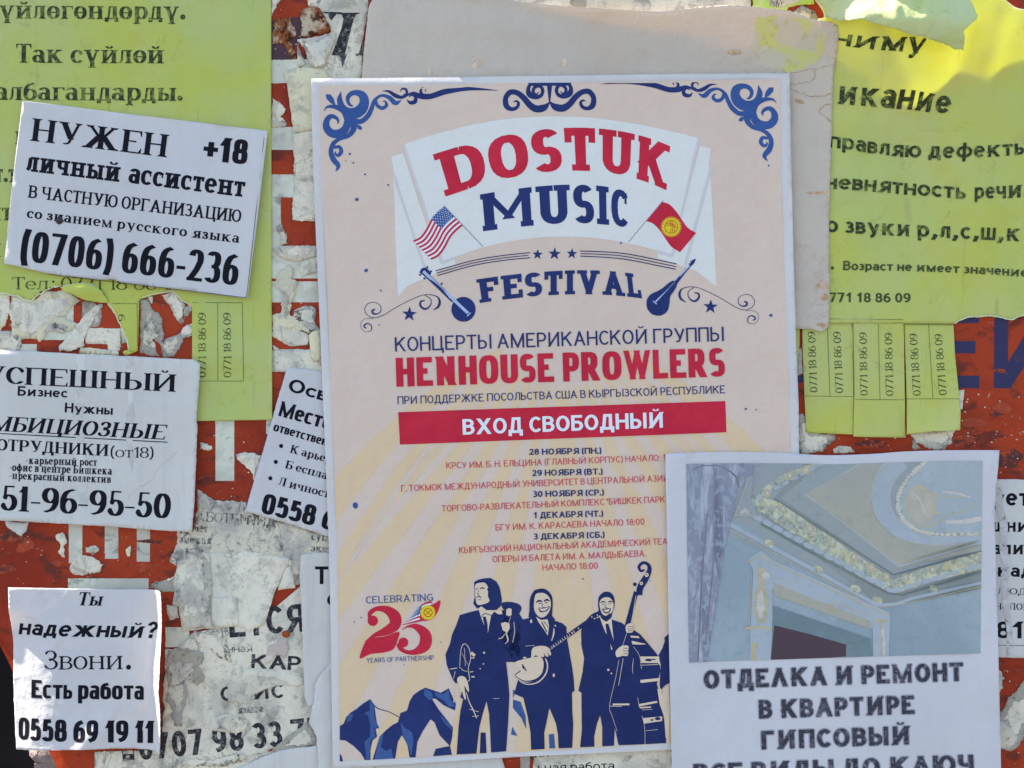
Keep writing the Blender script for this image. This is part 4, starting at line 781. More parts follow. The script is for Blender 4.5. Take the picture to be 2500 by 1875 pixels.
# ================================================================== FESTIVAL POSTER
po = thing("festival_poster", "large music festival poster in red and navy on beige, centre of the board", "poster", None)
def hP(x, y):
    h = 21 + 2.6 * nz(x, y, .0035, 141) + .3 * nz(x, y, .011, 142)
    return h + 6 * ss(1820, 1935, x) * ss(1110, 980, y) + creases(x, y, [(900, 1250, 1500, 1180, 1.6, 40), (1000, 230, 1100, 800, 1.5, 40), (1700, 250, 1600, 900, 1.5, 40)]) + .8 * ss(880, 775, x) - 1.5 * ss(1500, 1860, y) + 1.5 * math.exp(-((y - 600) / 160) ** 2 - ((x - 1870) / 120) ** 2)
edge = smooth([(762, 196), (764, 300), (770, 480), (790, 940), (806, 1350), (811, 1620), (815, 1871)], 4) + [(1280, 1842), (1660, 1825), (1990, 1812)] + smooth([(1956, 1200), (1947, 1100), (1944, 975), (1937, 804), (1928, 450), (1925, 300), (1923, 183)], 4) + smooth([(1923, 183), (1640, 185), (1340, 190), (1000, 194), (762, 196)], 4)[1:-1]
sheet_mesh("sheet", [edge], hP, POSTER, po, 16, 1.2)
inner = [(781, 213), (790, 480), (810.5, 950), (826, 1350), (829, 1600), (832, 1853), (1280, 1830), (1633, 1809), (1960, 1792), (1938, 1300), (1926, 1110), (1922, 975), (1909, 640), (1904, 450), (1900, 198), (1340, 207)]
def art(name, shapes, mat, lv, clip=inner, grid=16, par=None): return sheet_mesh(name, shapes, hP, mat, par or po, grid, 0, .4 + .22 * lv, clip)
art("printed_ground", [inner], BEIGE, 0, None, 16)
cx, cy = 1372, 800; rays = []
def ray(ph, d): m = math.tan(ph); return d, m * d + .0012 * math.exp(-((m - .45) / .4) ** 2) * d * d
for i, a in enumerate(range(14, 90, 9)):
    for sg in (-1, 1):
        p0, p1 = math.radians(a - 2.4), math.radians(a + 2.4)
        A = []; B = []
        for k in range(13):
            r = 150 + k * 100
            for ph, L in ((p0, A), (p1, B)):
                d = r * math.cos(ph); x, y = ray(ph, d); L.append((cx + sg * x, cy + y))
        rays.append(A + B[::-1])
rays.append([(1366, 960), (1376, 960), (1420, 1900), (1322, 1900)])
art("sun_rays", rays, RAY, 1, inner, 16)
R1 = Zm(860, 270, 2.212); R1m = (860, 270, 2.212)
main = R1([(285, 190), (400, 150), (500, 122), (620, 90), (750, 66), (880, 50), (1000, 42), (1100, 40), (1200, 42), (1300, 48), (1400, 60), (1530, 80), (1650, 105), (1760, 130), (1860, 156), (1790, 470), (1718, 785), (1690, 778), (1550, 735), (1400, 705), (1280, 690), (1165, 685), (1030, 688), (900, 703), (790, 724), (700, 745), (600, 780), (492, 818), (390, 500)])
tl = R1([(213, 257), (277, 237), (480, 832), (555, 802), (560, 832), (430, 898), (300, 950), (250, 1010), (238, 700), (225, 362), (232, 350)]); tr = R1([(1930, 214), (1870, 200), (1722, 792), (1640, 766), (1645, 802), (1740, 832), (1850, 870), (1960, 955), (1942, 600), (1925, 318), (1918, 300)])
art("banner_tail", [tl], BANNER, 1); art("banner_tail", [tr], BANNER, 1)

bl = lambda q, w: sum([line(*R1([(a, b)])[0], *R1([(c, d)])[0], w) for a, b, c, d in q], [])
art("banner", [main], BANNER, 2); [art("banner_fold", bl(q, 7), SHADOWL, 3) for q in ([(282, 195, 488, 826), (488, 826, 556, 800)], [(228, 356, 400, 870)], [(1864, 160, 1722, 790), (1722, 790, 1640, 764)], [(1930, 316, 1792, 840)])]
def arc_text(s, b, t, style, mat, nm, **k): return sheet_mesh(nm, text_polys(s, b, t, style, **k), hP, mat, po, 16, 0, 1.4)
arc_text("DOSTUK", [(1089, 483), (1388, 420), (1625, 468)], [(1058, 381), (1382, 316), (1634, 361)], 'slab', RED, "headline")
arc_text("MUSIC", [(1180, 567), (1390, 548), (1531, 560)], [(1172, 478), (1386, 454), (1531, 471)], 'slab', NAVY, "headline")
arc_text("FESTIVAL", [(1172, 741), (1385, 720), (1566, 730)], [(1163, 684), (1385, 662), (1557, 672)], 'slab', NAVY, "headline")
# flags
R2 = Zm(980, 460, 4.6075); R3 = Zm(1480, 460, 4.6075)
def flag(h0_, hv, disp):
    d = smooth(disp, 6)
    def f(u, v):
        t = v * (len(d) - 1); i = min(int(t), len(d) - 2); q = t - i
        return (h0_[0] + hv[0] * u + d[i][0] + (d[i + 1][0] - d[i][0]) * q, h0_[1] + hv[1] * u + d[i][1] + (d[i + 1][1] - d[i][1]) * q)
    return f
fu = flag((485, 218), (210, 212), [(0, 0), (-65, 52), (-140, 137), (-195, 242), (-265, 337), (-350, 382)])
patch = lambda f, u0, u1, v0, v1, n=14: [f(u0, v0 + (v1 - v0) * i / n) for i in range(n + 1)] + [f(u1, v1 - (v1 - v0) * i / n) for i in range(n + 1)]
usf = art("printed_flag", [R2(patch(fu, 0, 1, 0, 1))], FLAGW, 4)
art("stripes", [R2(patch(fu, i / 13, (i + 1) / 13, 0, 1)) for i in range(0, 13, 2)], RED, 4.9, par=usf); art("canton", [R2(patch(fu, 0, 7 / 13, 0, .4))], NAVY2, 5.8, par=usf)
art("canton_stars", [star(*R2([fu((j + .5) / 13 * .98, .4 * (i + (.5 if j % 2 else 1)) / 6.4)])[0], 1.9) for j in range(0, 7) for i in range(6)], FLAGW, 6.6, par=usf)
art("flag_pole", line(*R2([(485, 208)])[0], *R2([(918, 662)])[0], 2.0), GREYL, 3.6)
fk = flag((620, 165), (-180, 215), [(0, 0), (80, 30), (160, 115), (230, 220), (290, 295), (378, 347)])
art("flag_pole", line(*R3([(628, 150)])[0], *R3([(242, 614)])[0], 2.0), GREYL, 3.6)
kg = art("printed_flag", [R3(patch(fk, 0, 1, 0, 1))], RED, 4)
sunp = R3([(718 + (122 if i % 2 == 0 else 92) * math.cos(i * math.pi / 40), 445 + (122 if i % 2 == 0 else 92) * math.sin(i * math.pi / 40)) for i in range(80)])
art("flag_sun", [sunp], GOLD, 4.9, par=kg)
ringp = lambda x, y, r, w: brush([(x + r * math.cos(a), y + r * math.sin(a), w) for a in [k * math.pi / 12 for k in range(25)]], 1, False)
art("flag_sun_emblem", [R3(q) for q in ringp(718, 445, 72, 8) + brush([(660, 410, 7), (710, 405, 7), (765, 435, 7)]) + brush([(655, 432, 7), (710, 425, 7), (780, 455, 7)]) + brush([(705, 385, 7), (735, 440, 7), (730, 508, 7)]) + brush([(722, 380, 7), (755, 440, 7), (752, 505, 7)]) + brush([(700, 400, 6), (718, 450, 6), (710, 510, 6)])], DGOLD, 5.8, par=kg)
# rules, stars, scrolls
art("ruled_lines", [R2(q) for q in brush([(390, 935, 10), (800, 822, 10), (1130, 765, 10), (1445, 731, 10)]) + brush([(401, 962, 9), (800, 850, 9), (1130, 793, 9), (1425, 761, 9)]) + brush([(412, 988, 10), (800, 878, 10), (1130, 820, 10), (1445, 788, 10)])], NAVY, 4)
art("ruled_lines", [R1(q) for q in brush([(1228, 763, 5), (1370, 768, 5), (1500, 782, 5), (1745, 832, 5)]) + brush([(1231, 777, 4.5), (1370, 782, 4.5), (1500, 797, 4.5), (1742, 847, 4.5)]) + brush([(1228, 790, 5), (1370, 797, 5), (1500, 812, 5), (1740, 861, 5)])], NAVY, 4)
for x, y, r in [(1000, 781, 29), (1091, 778, 35), (1184, 777, 30), (312, 1102, 41), (1928, 1062, 40)]: art("star", [R1(star(x, y, r, .05))], NAVY, 4)
sw = [[(440, 1080, 3), (468, 1060, 12), (474, 1030, 12), (455, 1005, 5), (400, 997, 3.2), (340, 1015, 3.2), (250, 1060, 3.2), (170, 1108, 3.2), (120, 1121, 3.2), (85, 1105, 3), (72, 1075, 3), (90, 1045, 3), (125, 1038, 3), (155, 1055, 3), (158, 1085, 4), (140, 1100, 6), (118, 1098, 10), (113, 1083, 10), (128, 1075, 7)],
      [(395, 1000, 3), (425, 1020, 4), (428, 1045, 5), (412, 1068, 8), (390, 1073, 11), (371, 1055, 11), (373, 1034, 9), (395, 1028, 5)], [(120, 1125, 2), (70, 1128, 2), (50, 1155, 2), (60, 1185, 2), (85, 1197, 2), (108, 1185, 4), (105, 1160, 5), (85, 1152, 6), (68, 1165, 8), (80, 1178, 6)]]
for m in (0, 1):
    art("scroll", [R1([(2236 - a, b - 42) if m else (a, b) for a, b in q]) for s_ in sw for q in brush(s_, 6)], NAVY, 4)
bj = art("printed_banjo", [R2(disc(702, 1365, 135, 139, 40))] + [R2(q) for q in brush([(240, 935, 60), (300, 990, 56), (350, 1040, 50), (590, 1270, 50)], 2) + brush([(225, 965, 40), (265, 925, 60), (320, 985, 60)], 3)] + [R2(disc(x, y, 12)) for x, y in ((298, 895), (338, 942), (217, 980), (265, 1020), (458, 1080))], NAVY, 4)
art("neck", [R2(q) for q in line(252, 940, 752, 1408, 33) + line(742, 1442, 782, 1402, 13) + line(585, 1283, 620, 1255, 8)], NECK, 5, par=bj)
kz = art("printed_lute", [R3(smooth([(443, 1300), (455, 1240), (500, 1192), (560, 1165), (620, 1130), (680, 1080), (735, 1047), (780, 1062), (778, 1110), (745, 1170), (710, 1220), (700, 1300), (680, 1380), (630, 1424), (570, 1437), (500, 1415), (455, 1360)], 4, True))] + [R3(q) for q in brush([(770, 1070, 40), (860, 960, 26), (935, 870, 30), (960, 840, 36), (990, 802, 12)], 4) + line(915, 850, 935, 870, 8) + line(930, 825, 955, 855, 8) + line(950, 810, 970, 840, 8)], NAVY, 4)
art("neck", [R3(q) for q in line(545, 1282, 925, 875, 17) + line(517, 1272, 558, 1308, 12)], NECK, 5, par=kz)
# corner scrollwork
cw = [[(835, 832, 8), (812, 822, 20), (796, 795, 26), (798, 762, 32), (825, 735, 36), (868, 730, 44), (908, 752, 62), (922, 800, 72), (900, 855, 84), (850, 885, 84), (790, 872, 60), (752, 835, 46), (733, 785, 42), (742, 722, 4)],
      [(612, 868, 3), (640, 838, 18), (700, 838, 34), (765, 865, 56), (812, 920, 96), (825, 960, 80)],
      [(716, 968, 5), (722, 945, 18), (700, 918, 28), (660, 912, 36), (632, 950, 46), (634, 1000, 56), (672, 1040, 62), (730, 1042, 66), (778, 1005, 60), (795, 940, 50)],
      [(838, 955, 60), (838, 1010, 44), (800, 1058, 34), (730, 1085, 28), (685, 1120, 34), (666, 1180, 36), (685, 1240, 42), (722, 1290, 34), (702, 1334, 3)],
      [(690, 1150, 22), (730, 1145, 26), (745, 1180, 30), (722, 1210, 26), (698, 1195, 14), (704, 1178, 4)],
      [(840, 950, 44), (900, 948, 38), (950, 905, 38), (978, 850, 32), (1000, 790, 26), (1050, 752, 20), (1110, 765, 30), (1160, 808, 36), (1206, 788, 3)],
      [(1008, 790, 22), (1022, 828, 26), (1060, 848, 28), (1092, 825, 26), (1080, 795, 12), (1062, 798, 4)]]
cw2 = [[(1058, 716, 2), (1110, 720, 18), (1160, 752, 30), (1210, 765, 24), (1260, 745, 18), (1300, 735, 24), (1350, 755, 42), (1430, 757, 42), (1540, 722, 42), (1680, 701, 32), (1800, 702, 18), (1948, 713, 2)],
      [(1216, 748, 3), (1246, 738, 18), (1242, 706, 18), (1212, 700, 12), (1198, 722, 4)], [(1388, 724, 4), (1392, 702, 10), (1368, 696, 16), (1354, 722, 20), (1372, 750, 22)],
      [(1248, 782, 3), (1272, 806, 24), (1308, 800, 32), (1316, 768, 24), (1290, 748, 14), (1264, 764, 4)]]
leaf = [[(625, 742), (660, 742), (686, 772), (702, 830), (660, 806), (632, 775)], [(862, 975), (890, 980), (906, 1000), (896, 1016), (872, 1008)]]
def mir(q): return [(2682.3 - x + .05 * (y - 234), y - 16.3 - .045 * (y - 234)) for x, y in q]
for m in (0, 1):
    f = mir if m else (lambda q: q)
    art("corner_scrollwork", [f(ZE(q)) for s_ in cw for q in brush(s_, 7)] + [f(ZE(l)) for l in leaf], NAVY2, 3); art("top_scrollwork", [f(ZE(q)) for s_ in cw2 for q in brush(s_, 7)], NAVY, 3)
ce = [[(372, 720, 6), (392, 738, 14), (414, 716, 22), (402, 684, 24), (366, 674, 22), (342, 700, 26), (350, 742, 26), (392, 758, 34), (440, 738, 44), (452, 700, 30), (440, 664, 24)],
      [(288, 798, 6), (330, 838, 50), (390, 848, 54), (440, 818, 48), (490, 760, 44), (540, 724, 40), (592, 722, 40), (625, 768, 38), (618, 826, 42), (580, 850, 30), (540, 838, 26), (526, 806, 22), (545, 788, 14), (566, 796, 4)], [(288, 655, 44), (290, 720, 24), (288, 810, 8)]]
Z2 = Zm(1250, 0, 3.16)
art("centre_scrollwork", [Z2(q) for s_ in ce for q in brush(s_, 7)] + [Z2([(576 - x, y + 6) for x, y in q]) for s_ in ce for q in brush(s_, 7)] + [Z2([(120, 655), (456, 653), (440, 676), (140, 678)])], NAVY, 3, [(781, 207.5)] + inner[1:-1] + [(1340, 207)])
specks = [disc(600 + x / 3.16, y / 3.16, r, r * 1.2, 8, x) for x, y, r in ((811, 1199, 2.6), (780, 1252, 1.2), (838, 1268, 2), (928, 1356, 2.2), (1105, 1437, 2.2), (865, 1548, 4))] + [disc(x, y, r, r * 1.2, 9, x) for x, y, r in ((870, 1232, 6.5), (1817, 998, 2.5), (1842, 1000, 1.6), (1877, 771, 3.6), (896, 662, 4), (932, 711, 2), (928, 794, 1.5), (1514, 595, 2.2), (1872, 408, 2), (884, 1504, 1.6), (868, 1515, 1.4), (1077, 1564, 1.2), (988, 1619, 1.2), (1422, 1410, 1.8), (1585, 1415, 1.2))]
art("ink_specks", specks, NAVY2, 5)
# texts
K4 = (900, 780, 2.404); K5 = (900, 1060, 2.765); KA = (780, 1350, 3.16)
pt = lambda s, K, x0, y0, x1, y1, cap, st, m, nm="text_line", **k: T(s, K, x0, y0, x1, y1, cap, st, hP, m, po, nm, lift=1.75, **k)
pt("КОНЦЕРТЫ АМЕРИКАНСКОЙ ГРУППЫ", K4, 160, 190, 2078, 128, 35, 'sans', NAVY); pt("HENHOUSE PROWLERS", K4, 168, 395, 2082, 335, 70, 'impm', RED, "headline")
pt("ПРИ ПОДДЕРЖКЕ ПОСОЛЬСТВА США В КЫРГЫЗСКОЙ РЕСПУБЛИКЕ", K4, 175, 497, 2085, 432, 19, 'sans', NAVY)
art("red_bar", [Zm(*K4)([(178, 543), (2085, 478), (2092, 660), (188, 732)])], RED, 3.4, inner, 16); pt("ВХОД СВОБОДНЫЙ", K4, 555, 675, 1732, 633, 38, 'sansb', FLAGW)
for s_, x0, y0, x1, y1, b in [("28 НОЯБРЯ (ПН.)", 1083, 137, 1568, 128, 1), ("КРСУ ИМ. Б. Н. ЕЛЬЦИНА (ГЛАВНЫЙ КОРПУС) НАЧАЛО: 1", 527, 230, 2000, 175, 0), ("29 НОЯБРЯ (ВТ.)", 1103, 279, 1577, 268, 1), ("Г. ТОКМОК МЕЖДУНАРОДНЫЙ УНИВЕРСИТЕТ В ЦЕНТРАЛЬНОЙ АЗИИ", 225, 383, 2020, 313, 0),
        ("30 НОЯБРЯ (СР.)", 1108, 420, 1585, 408, 1), ('ТОРГОВО-РАЗВЛЕКАТЕЛЬНЫЙ КОМПЛЕКС "БИШКЕК ПАРК', 497, 518, 1995, 455, 0), ("1 ДЕКАБРЯ (ЧТ.)", 1112, 562, 1580, 550, 1), ("БГУ ИМ. К. КАРАСАЕВА НАЧАЛО 18:00", 858, 645, 1857, 605, 0), ("3 ДЕКАБРЯ (СБ.)", 1113, 705, 1590, 692, 1),
        ("КЫРГЫЗСКИЙ НАЦИОНАЛЬНЫЙ АКАДЕМИЧЕСКИЙ ТЕА", 613, 797, 2010, 737, 0), ("ОПЕРЫ И БАЛЕТА ИМ. А. МАЛДЫБАЕВА.", 838, 858, 1867, 818, 0), ("НАЧАЛО 18:00", 1172, 913, 1545, 900, 0)]:
    pt(s_, K5, x0, y0, x1, y1, 14.8 if b else 15.4, 'sansb' if b else 'sans', NAVY if b else RED2)
pt("CELEBRATING", KA, 367, 380, 882, 358, 17.5, 'sans', NAVY2); pt("YEARS OF PARTNERSHIP", KA, 370, 835, 887, 812, 11.5, 'sans', NAVY2)
ZZ = Zm(*KA)
lg = art("anniversary_numeral", [ZZ(disc(418, 512, 40))] + [ZZ(q) for q in brush([(388, 500, 16), (400, 450, 34), (455, 418, 36), (530, 430, 62), (585, 480, 92), (585, 545, 84), (520, 590, 66), (430, 625, 30), (358, 672, 3)]) + brush([(638, 582, 3), (690, 555, 16), (755, 560, 50), (820, 620, 86), (815, 700, 90), (750, 748, 50), (680, 752, 30), (628, 722, 34), (612, 685, 26)])] + [ZZ(disc(652, 678, 38)), ZZ(smooth([(320, 802), (335, 730), (372, 660), (430, 642), (520, 628), (618, 596), (608, 660), (575, 730), (500, 756), (400, 768)], 4, True))], RED, 4)
fs = lambda u, v: (640 + 190 * v - 40 * 0 + (1 - u) * 60 * (1 - .3 * v), 545 - 38 * v - (1 - u) * 150 * (.35 + .65 * math.sin(v * 1.9)))
art("logo_flag", [ZZ(patch(fs, 0, 1, 0, 1))], FLAGW, 4, par=lg); art("logo_stripes", [ZZ(patch(fs, i / 9, (i + 1) / 9, .0 if i > 4 else .55, 1)) for i in (0, 2, 4, 6, 8)], RED, 5, par=lg); art("logo_canton", [ZZ(patch(fs, 0, .58, .02, .58))], NAVY2, 5.5, par=lg)
art("logo_stars", [disc(*ZZ([fs(.06 + .5 * j / 6, .05 + .5 * i / 7)])[0], .9, .9, 6) for j in range(7) for i in range(7)], FLAGW, 6, par=lg)
art("logo_flame", [ZZ(smooth([(935, 355), (925, 420), (890, 480), (830, 512), (780, 500), (790, 440), (830, 400), (880, 385)], 4, True))], RED, 5.6, par=lg); art("logo_sun", [ZZ([(840 + (62 if i % 2 == 0 else 50) * math.cos(i * math.pi / 24), 448 + (62 if i % 2 == 0 else 50) * math.sin(i * math.pi / 24)) for i in range(48)])], GOLD, 6.2, par=lg)
art("logo_sun_ring", [ZZ(q) for q in ringp(842, 448, 32, 6) + line(818, 430, 866, 468, 5) + line(822, 466, 862, 430, 5)], DGOLD, 6.8, par=lg)
# mountains
mt = art("printed_mountains", [ZZ(p) for p in ([(165, 1320), (195, 1300), (215, 1250), (250, 1215), (290, 1190), (340, 1150), (395, 1115), (430, 1160), (440, 1240), (450, 1300), (468, 1335), (440, 1340), (450, 1400), (415, 1430), (400, 1500), (400, 1580), (360, 1585), (330, 1530), (270, 1470), (210, 1430), (165, 1425)],
    [(415, 1580), (440, 1500), (470, 1400), (520, 1350), (570, 1310), (610, 1290), (630, 1220), (680, 1200), (700, 1130), (730, 1080), (780, 1045), (820, 1025), (880, 1045), (940, 1065), (1000, 1030), (1030, 1100), (1055, 1150), (1048, 1200), (960, 1160), (900, 1110), (870, 1110), (920, 1190), (1000, 1290), (1032, 1330), (1028, 1400), (1010, 1475), (930, 1390), (890, 1290), (860, 1268), (800, 1360), (760, 1440), (745, 1560), (700, 1560), (680, 1450), (640, 1390), (610, 1440), (590, 1570), (470, 1580)],
    [(880, 1550), (900, 1495), (1010, 1472), (1025, 1540)], [(165, 1530), (180, 1550), (190, 1590), (165, 1590)])] + [ZZ(q) for q in brush([(395, 1115, 6), (450, 1180, 7), (540, 1210, 6), (618, 1250, 6)])], NAVY, 3)
[art("mountain_light", [ZZ(p)], MID, 4, par=mt) for p in ([(395, 1120), (425, 1160), (430, 1250), (462, 1332), (430, 1335), (440, 1400), (400, 1430), (392, 1570), (370, 1570), (355, 1440), (395, 1400), (400, 1300), (380, 1240), (350, 1220), (395, 1200)], [(230, 1240), (270, 1220), (250, 1280), (215, 1290)],
    [(815, 1030), (870, 1060), (880, 1110), (850, 1120), (810, 1080)], [(890, 1060), (960, 1075), (1000, 1040), (1010, 1110), (1050, 1170), (1000, 1170), (960, 1120), (900, 1090)], [(630, 1290), (660, 1330), (720, 1370), (730, 1430), (715, 1550), (690, 1480), (650, 1400)], [(470, 1400), (500, 1380), (480, 1480), (520, 1510), (560, 1490), (575, 1575), (430, 1578)], [(930, 1230), (1025, 1320), (1020, 1350), (960, 1290)])]
[art("mountain_light", [Zm(1200, 1350, 3.16)(p)], MID, 3, par=mt) for p in ([(165, 1040), (185, 1050), (165, 1110)], [(165, 1115), (225, 1135), (262, 1240), (268, 1345), (230, 1260), (165, 1180)], [(160, 1325), (200, 1395), (150, 1385)], [(440, 1385), (480, 1378), (490, 1490), (445, 1492)], [(628, 620), (655, 660), (640, 640)])]
# the band, printed flat as cut-out figures
ZQ = Zm(1200, 1350, 3.16)
m1 = art("figure_with_mandolin", [ZZ(p) for p in ([(1195, 215), (1230, 195), (1275, 186), (1320, 183), (1365, 210), (1388, 250), (1400, 300), (1408, 360), (1400, 400), (1350, 440), (1215, 415), (1188, 380), (1200, 330), (1196, 260)],
    [(1215, 432), (1150, 448), (1085, 468), (1060, 540), (1025, 620), (1010, 690), (975, 770), (985, 850), (1005, 900), (1030, 960), (1050, 988), (1085, 1000), (1090, 1100), (1110, 1112), (1090, 1200), (1075, 1330), (1060, 1537), (1212, 1530), (1235, 1330), (1262, 1220), (1290, 1128), (1310, 1230), (1320, 1400), (1325, 1522), (1440, 1512), (1455, 1300), (1465, 1080), (1455, 960), (1440, 828), (1530, 826), (1500, 600), (1500, 470), (1430, 430), (1350, 430)], [(1245, 1370), (1282, 1368), (1290, 1525), (1238, 1528)])], NAVY3, 5)
m0 = art("figure_in_hat", [ZZ(p) for p in (smooth([(1405, 378), (1450, 366), (1505, 372), (1545, 390), (1558, 415), (1545, 450), (1520, 466), (1480, 450), (1420, 425)], 3, True), [(1400, 430), (1530, 440), (1580, 520), (1580, 830), (1400, 700)])], NAVY3, 5)
art("face", [ZZ([(1442, 425), (1462, 414), (1482, 420), (1482, 468), (1462, 476), (1440, 466)]), ZZ([(1400, 532), (1430, 520), (1466, 532), (1468, 570), (1450, 602), (1415, 585)]), *[ZZ(q) for q in brush([(1475, 480, 4), (1455, 540, 3), (1440, 600, 10), (1455, 660, 10), (1430, 690, 3)], 4) + brush([(1380, 650, 4), (1410, 640, 8), (1430, 612, 4)], 3) + brush([(1500, 520, 4), (1505, 600, 5), (1490, 680, 4)], 3)]], SKIN, 6, par=m0)
art("face", [ZZ(smooth([(1202, 240), (1240, 220), (1280, 222), (1303, 262), (1300, 320), (1312, 362), (1260, 386), (1218, 385), (1206, 335)], 3, True)), ZZ([(1228, 415), (1250, 400), (1290, 430), (1335, 430), (1405, 430), (1412, 460), (1380, 462), (1350, 440), (1325, 470), (1300, 605), (1270, 540), (1248, 485)])], SKIN, 6, par=m1)
art("face_lines", [ZZ(q) for q in brush([(1206, 272, 5), (1222, 262, 8)], 2) + brush([(1238, 266, 6), (1258, 258, 9), (1276, 266, 4)], 3) + brush([(1230, 275, 3), (1222, 305, 4), (1234, 312, 4)], 3) + brush([(1212, 335, 4), (1232, 322, 9), (1250, 338, 4)], 3) + brush([(1218, 350, 3), (1245, 350, 5)], 2) + brush([(1272, 480, 22), (1285, 540, 26), (1294, 610, 10)], 2) + brush([(1250, 485, 5), (1275, 455, 6), (1325, 470, 5)], 2) + brush([(1300, 262, 14), (1318, 320, 14), (1320, 380, 16)], 3)], NAVY3, 7, par=m1)
art("highlights", [ZZ(q) for q in brush([(1085, 860, 4), (1090, 760, 4), (1105, 700, 5), (1130, 690, 5), (1158, 730, 5), (1168, 800, 5), (1150, 880, 5), (1160, 960, 5), (1140, 980, 4)], 5) + brush([(1080, 865, 4), (1110, 890, 4), (1140, 900, 4)], 3) + line(1172, 755, 1200, 780, 22) + line(1172, 795, 1198, 797, 8) + line(1010, 882, 1065, 874, 6) + brush([(1035, 960, 3), (1050, 900, 4)], 2) + brush([(1135, 1060, 5), (1155, 1130, 7), (1185, 1190, 8), (1215, 1260, 6)], 3) + line(1160, 1190, 1230, 1210, 4) + line(1180, 1245, 1232, 1240, 4) + line(1175, 940, 1198, 942, 10) + line(1160, 905, 1190, 900, 6) + line(1340, 1107, 1388, 1107, 3) + line(1120, 720, 1128, 860, 3) + line(1100, 760, 1150, 850, 2.5)] + [ZZ(disc(x, y, r)) for x, y, r in ((1271, 756, 8), (1266, 842, 5), (1241, 879, 5))], SKIN, 6, par=m1)
art("hand", [ZZ(smooth([(1068, 948), (1100, 934), (1130, 950), (1150, 1000), (1155, 1052), (1143, 1050), (1120, 1010), (1132, 1108), (1118, 1105), (1100, 1050), (1092, 1090), (1080, 1010), (1066, 985)], 3, True)), ZZ([(1035, 985), (1042, 985), (1042, 1140), (1036, 1140)])], SKIN, 6, par=m1)
m2 = art("figure_with_banjo", [ZQ(p) for p in (smooth([(320, 290), (345, 272), (400, 265), (442, 290), (466, 332), (470, 400), (466, 470), (480, 512), (300, 500), (292, 430), (296, 345)], 3, True),
    [(290, 490), (190, 512), (172, 600), (130, 690), (110, 826), (205, 830), (330, 815), (330, 900), (205, 965), (175, 1072), (245, 1102), (275, 1232), (300, 1370), (305, 1502), (408, 1496), (405, 1370), (425, 1280), (445, 1180), (470, 1240), (495, 1300), (510, 1380), (515, 1490), (620, 1487), (628, 1300), (620, 1200), (618, 1062), (637, 1050), (632, 960), (618, 860), (598, 750), (580, 650), (575, 560), (545, 532), (480, 508)])], NAVY3, 5)
art("face", [ZQ(smooth([(335, 318), (365, 298), (410, 302), (445, 335), (456, 385), (446, 432), (418, 474), (378, 486), (346, 462), (326, 410)], 3, True)), ZQ([(342, 480), (380, 505), (430, 500), (442, 550), (432, 625), (400, 575), (360, 520)]), *[ZQ(q) for q in brush([(478, 570, 6), (478, 610, 12), (462, 665, 6)], 3) + line(260, 706, 330, 700, 3)], ZQ(disc(255, 795, 14, 6)), ZQ(disc(478, 930, 8, 14)), ZQ(disc(305, 515, 8, 14)), ZQ(disc(490, 550, 5, 8))], SKIN, 6, par=m2)
art("face_lines", [ZQ(q) for q in brush([(342, 372, 6), (365, 358, 16), (390, 364, 8)], 3) + brush([(402, 362, 8), (425, 350, 16), (446, 360, 6)], 3) + brush([(362, 380, 5), (385, 378, 6)], 2) + brush([(410, 376, 5), (432, 370, 6)], 2) + brush([(395, 375, 3), (388, 405, 5), (408, 408, 5)], 3) + brush([(362, 418, 5), (380, 440, 12), (420, 432, 12), (447, 405, 5)], 4) + brush([(360, 412, 5), (400, 415, 5), (445, 400, 5)], 3) + line(385, 520, 425, 600, 8) + line(400, 515, 436, 560, 5)], NAVY3, 7, par=m2)
art("teeth", [ZQ([(378, 428), (405, 430), (432, 415), (428, 424), (404, 438), (384, 436)])], SKIN, 8, par=m2)
art("banjo", [ZQ(smooth([(180, 830), (330, 790), (380, 790), (400, 830), (395, 890), (370, 945), (320, 975), (255, 985), (205, 960), (180, 930), (225, 895)], 4, True))], SKIN, 6, par=m2)
art("banjo_rim", [ZQ(q) for q in brush([(385, 780, 6), (420, 815, 10), (430, 870, 10), (410, 930, 10), (360, 980, 10), (300, 998, 8), (240, 990, 6), (195, 950, 4)], 5)] , SKIN, 6.5, par=m2)
art("banjo_rim_lines", [ZQ(q) for q in brush([(400, 790, 14), (414, 850, 14), (400, 905, 12), (355, 955, 12), (290, 975, 9), (235, 968, 7), (185, 930, 5), (225, 895, 5)], 5) + line(235, 845, 268, 895, 9) + line(240, 860, 250, 880, 14)], NAVY3, 7, par=m2)
art("banjo_neck", [ZQ(q) for q in line(430, 738, 742, 515, 30) + brush([(735, 520, 30), (780, 480, 40), (830, 450, 30)], 3)], NAVY3, 7, par=m2)
art("banjo_frets", [ZQ(q) for i in range(12) for q in line(452 + i * 17, 737 - i * 12.2, 440 + i * 17, 718 - i * 12.2, 4)] + [ZQ(disc(x, y, 5)) for x, y in ((622, 605), (668, 570), (475, 705), (530, 668), (770, 482), (812, 468), (790, 495))] + [ZQ(q) for q in line(440, 742, 600, 628, 2)], SKIN, 8, par=m2)
art("hand", [ZQ(smooth([(315, 722), (370, 704), (425, 710), (448, 740), (458, 765), (448, 778), (425, 745), (438, 782), (420, 785), (402, 758), (405, 785), (370, 786), (335, 778), (312, 810), (305, 790)], 3, True))], SKIN, 8, par=m2)
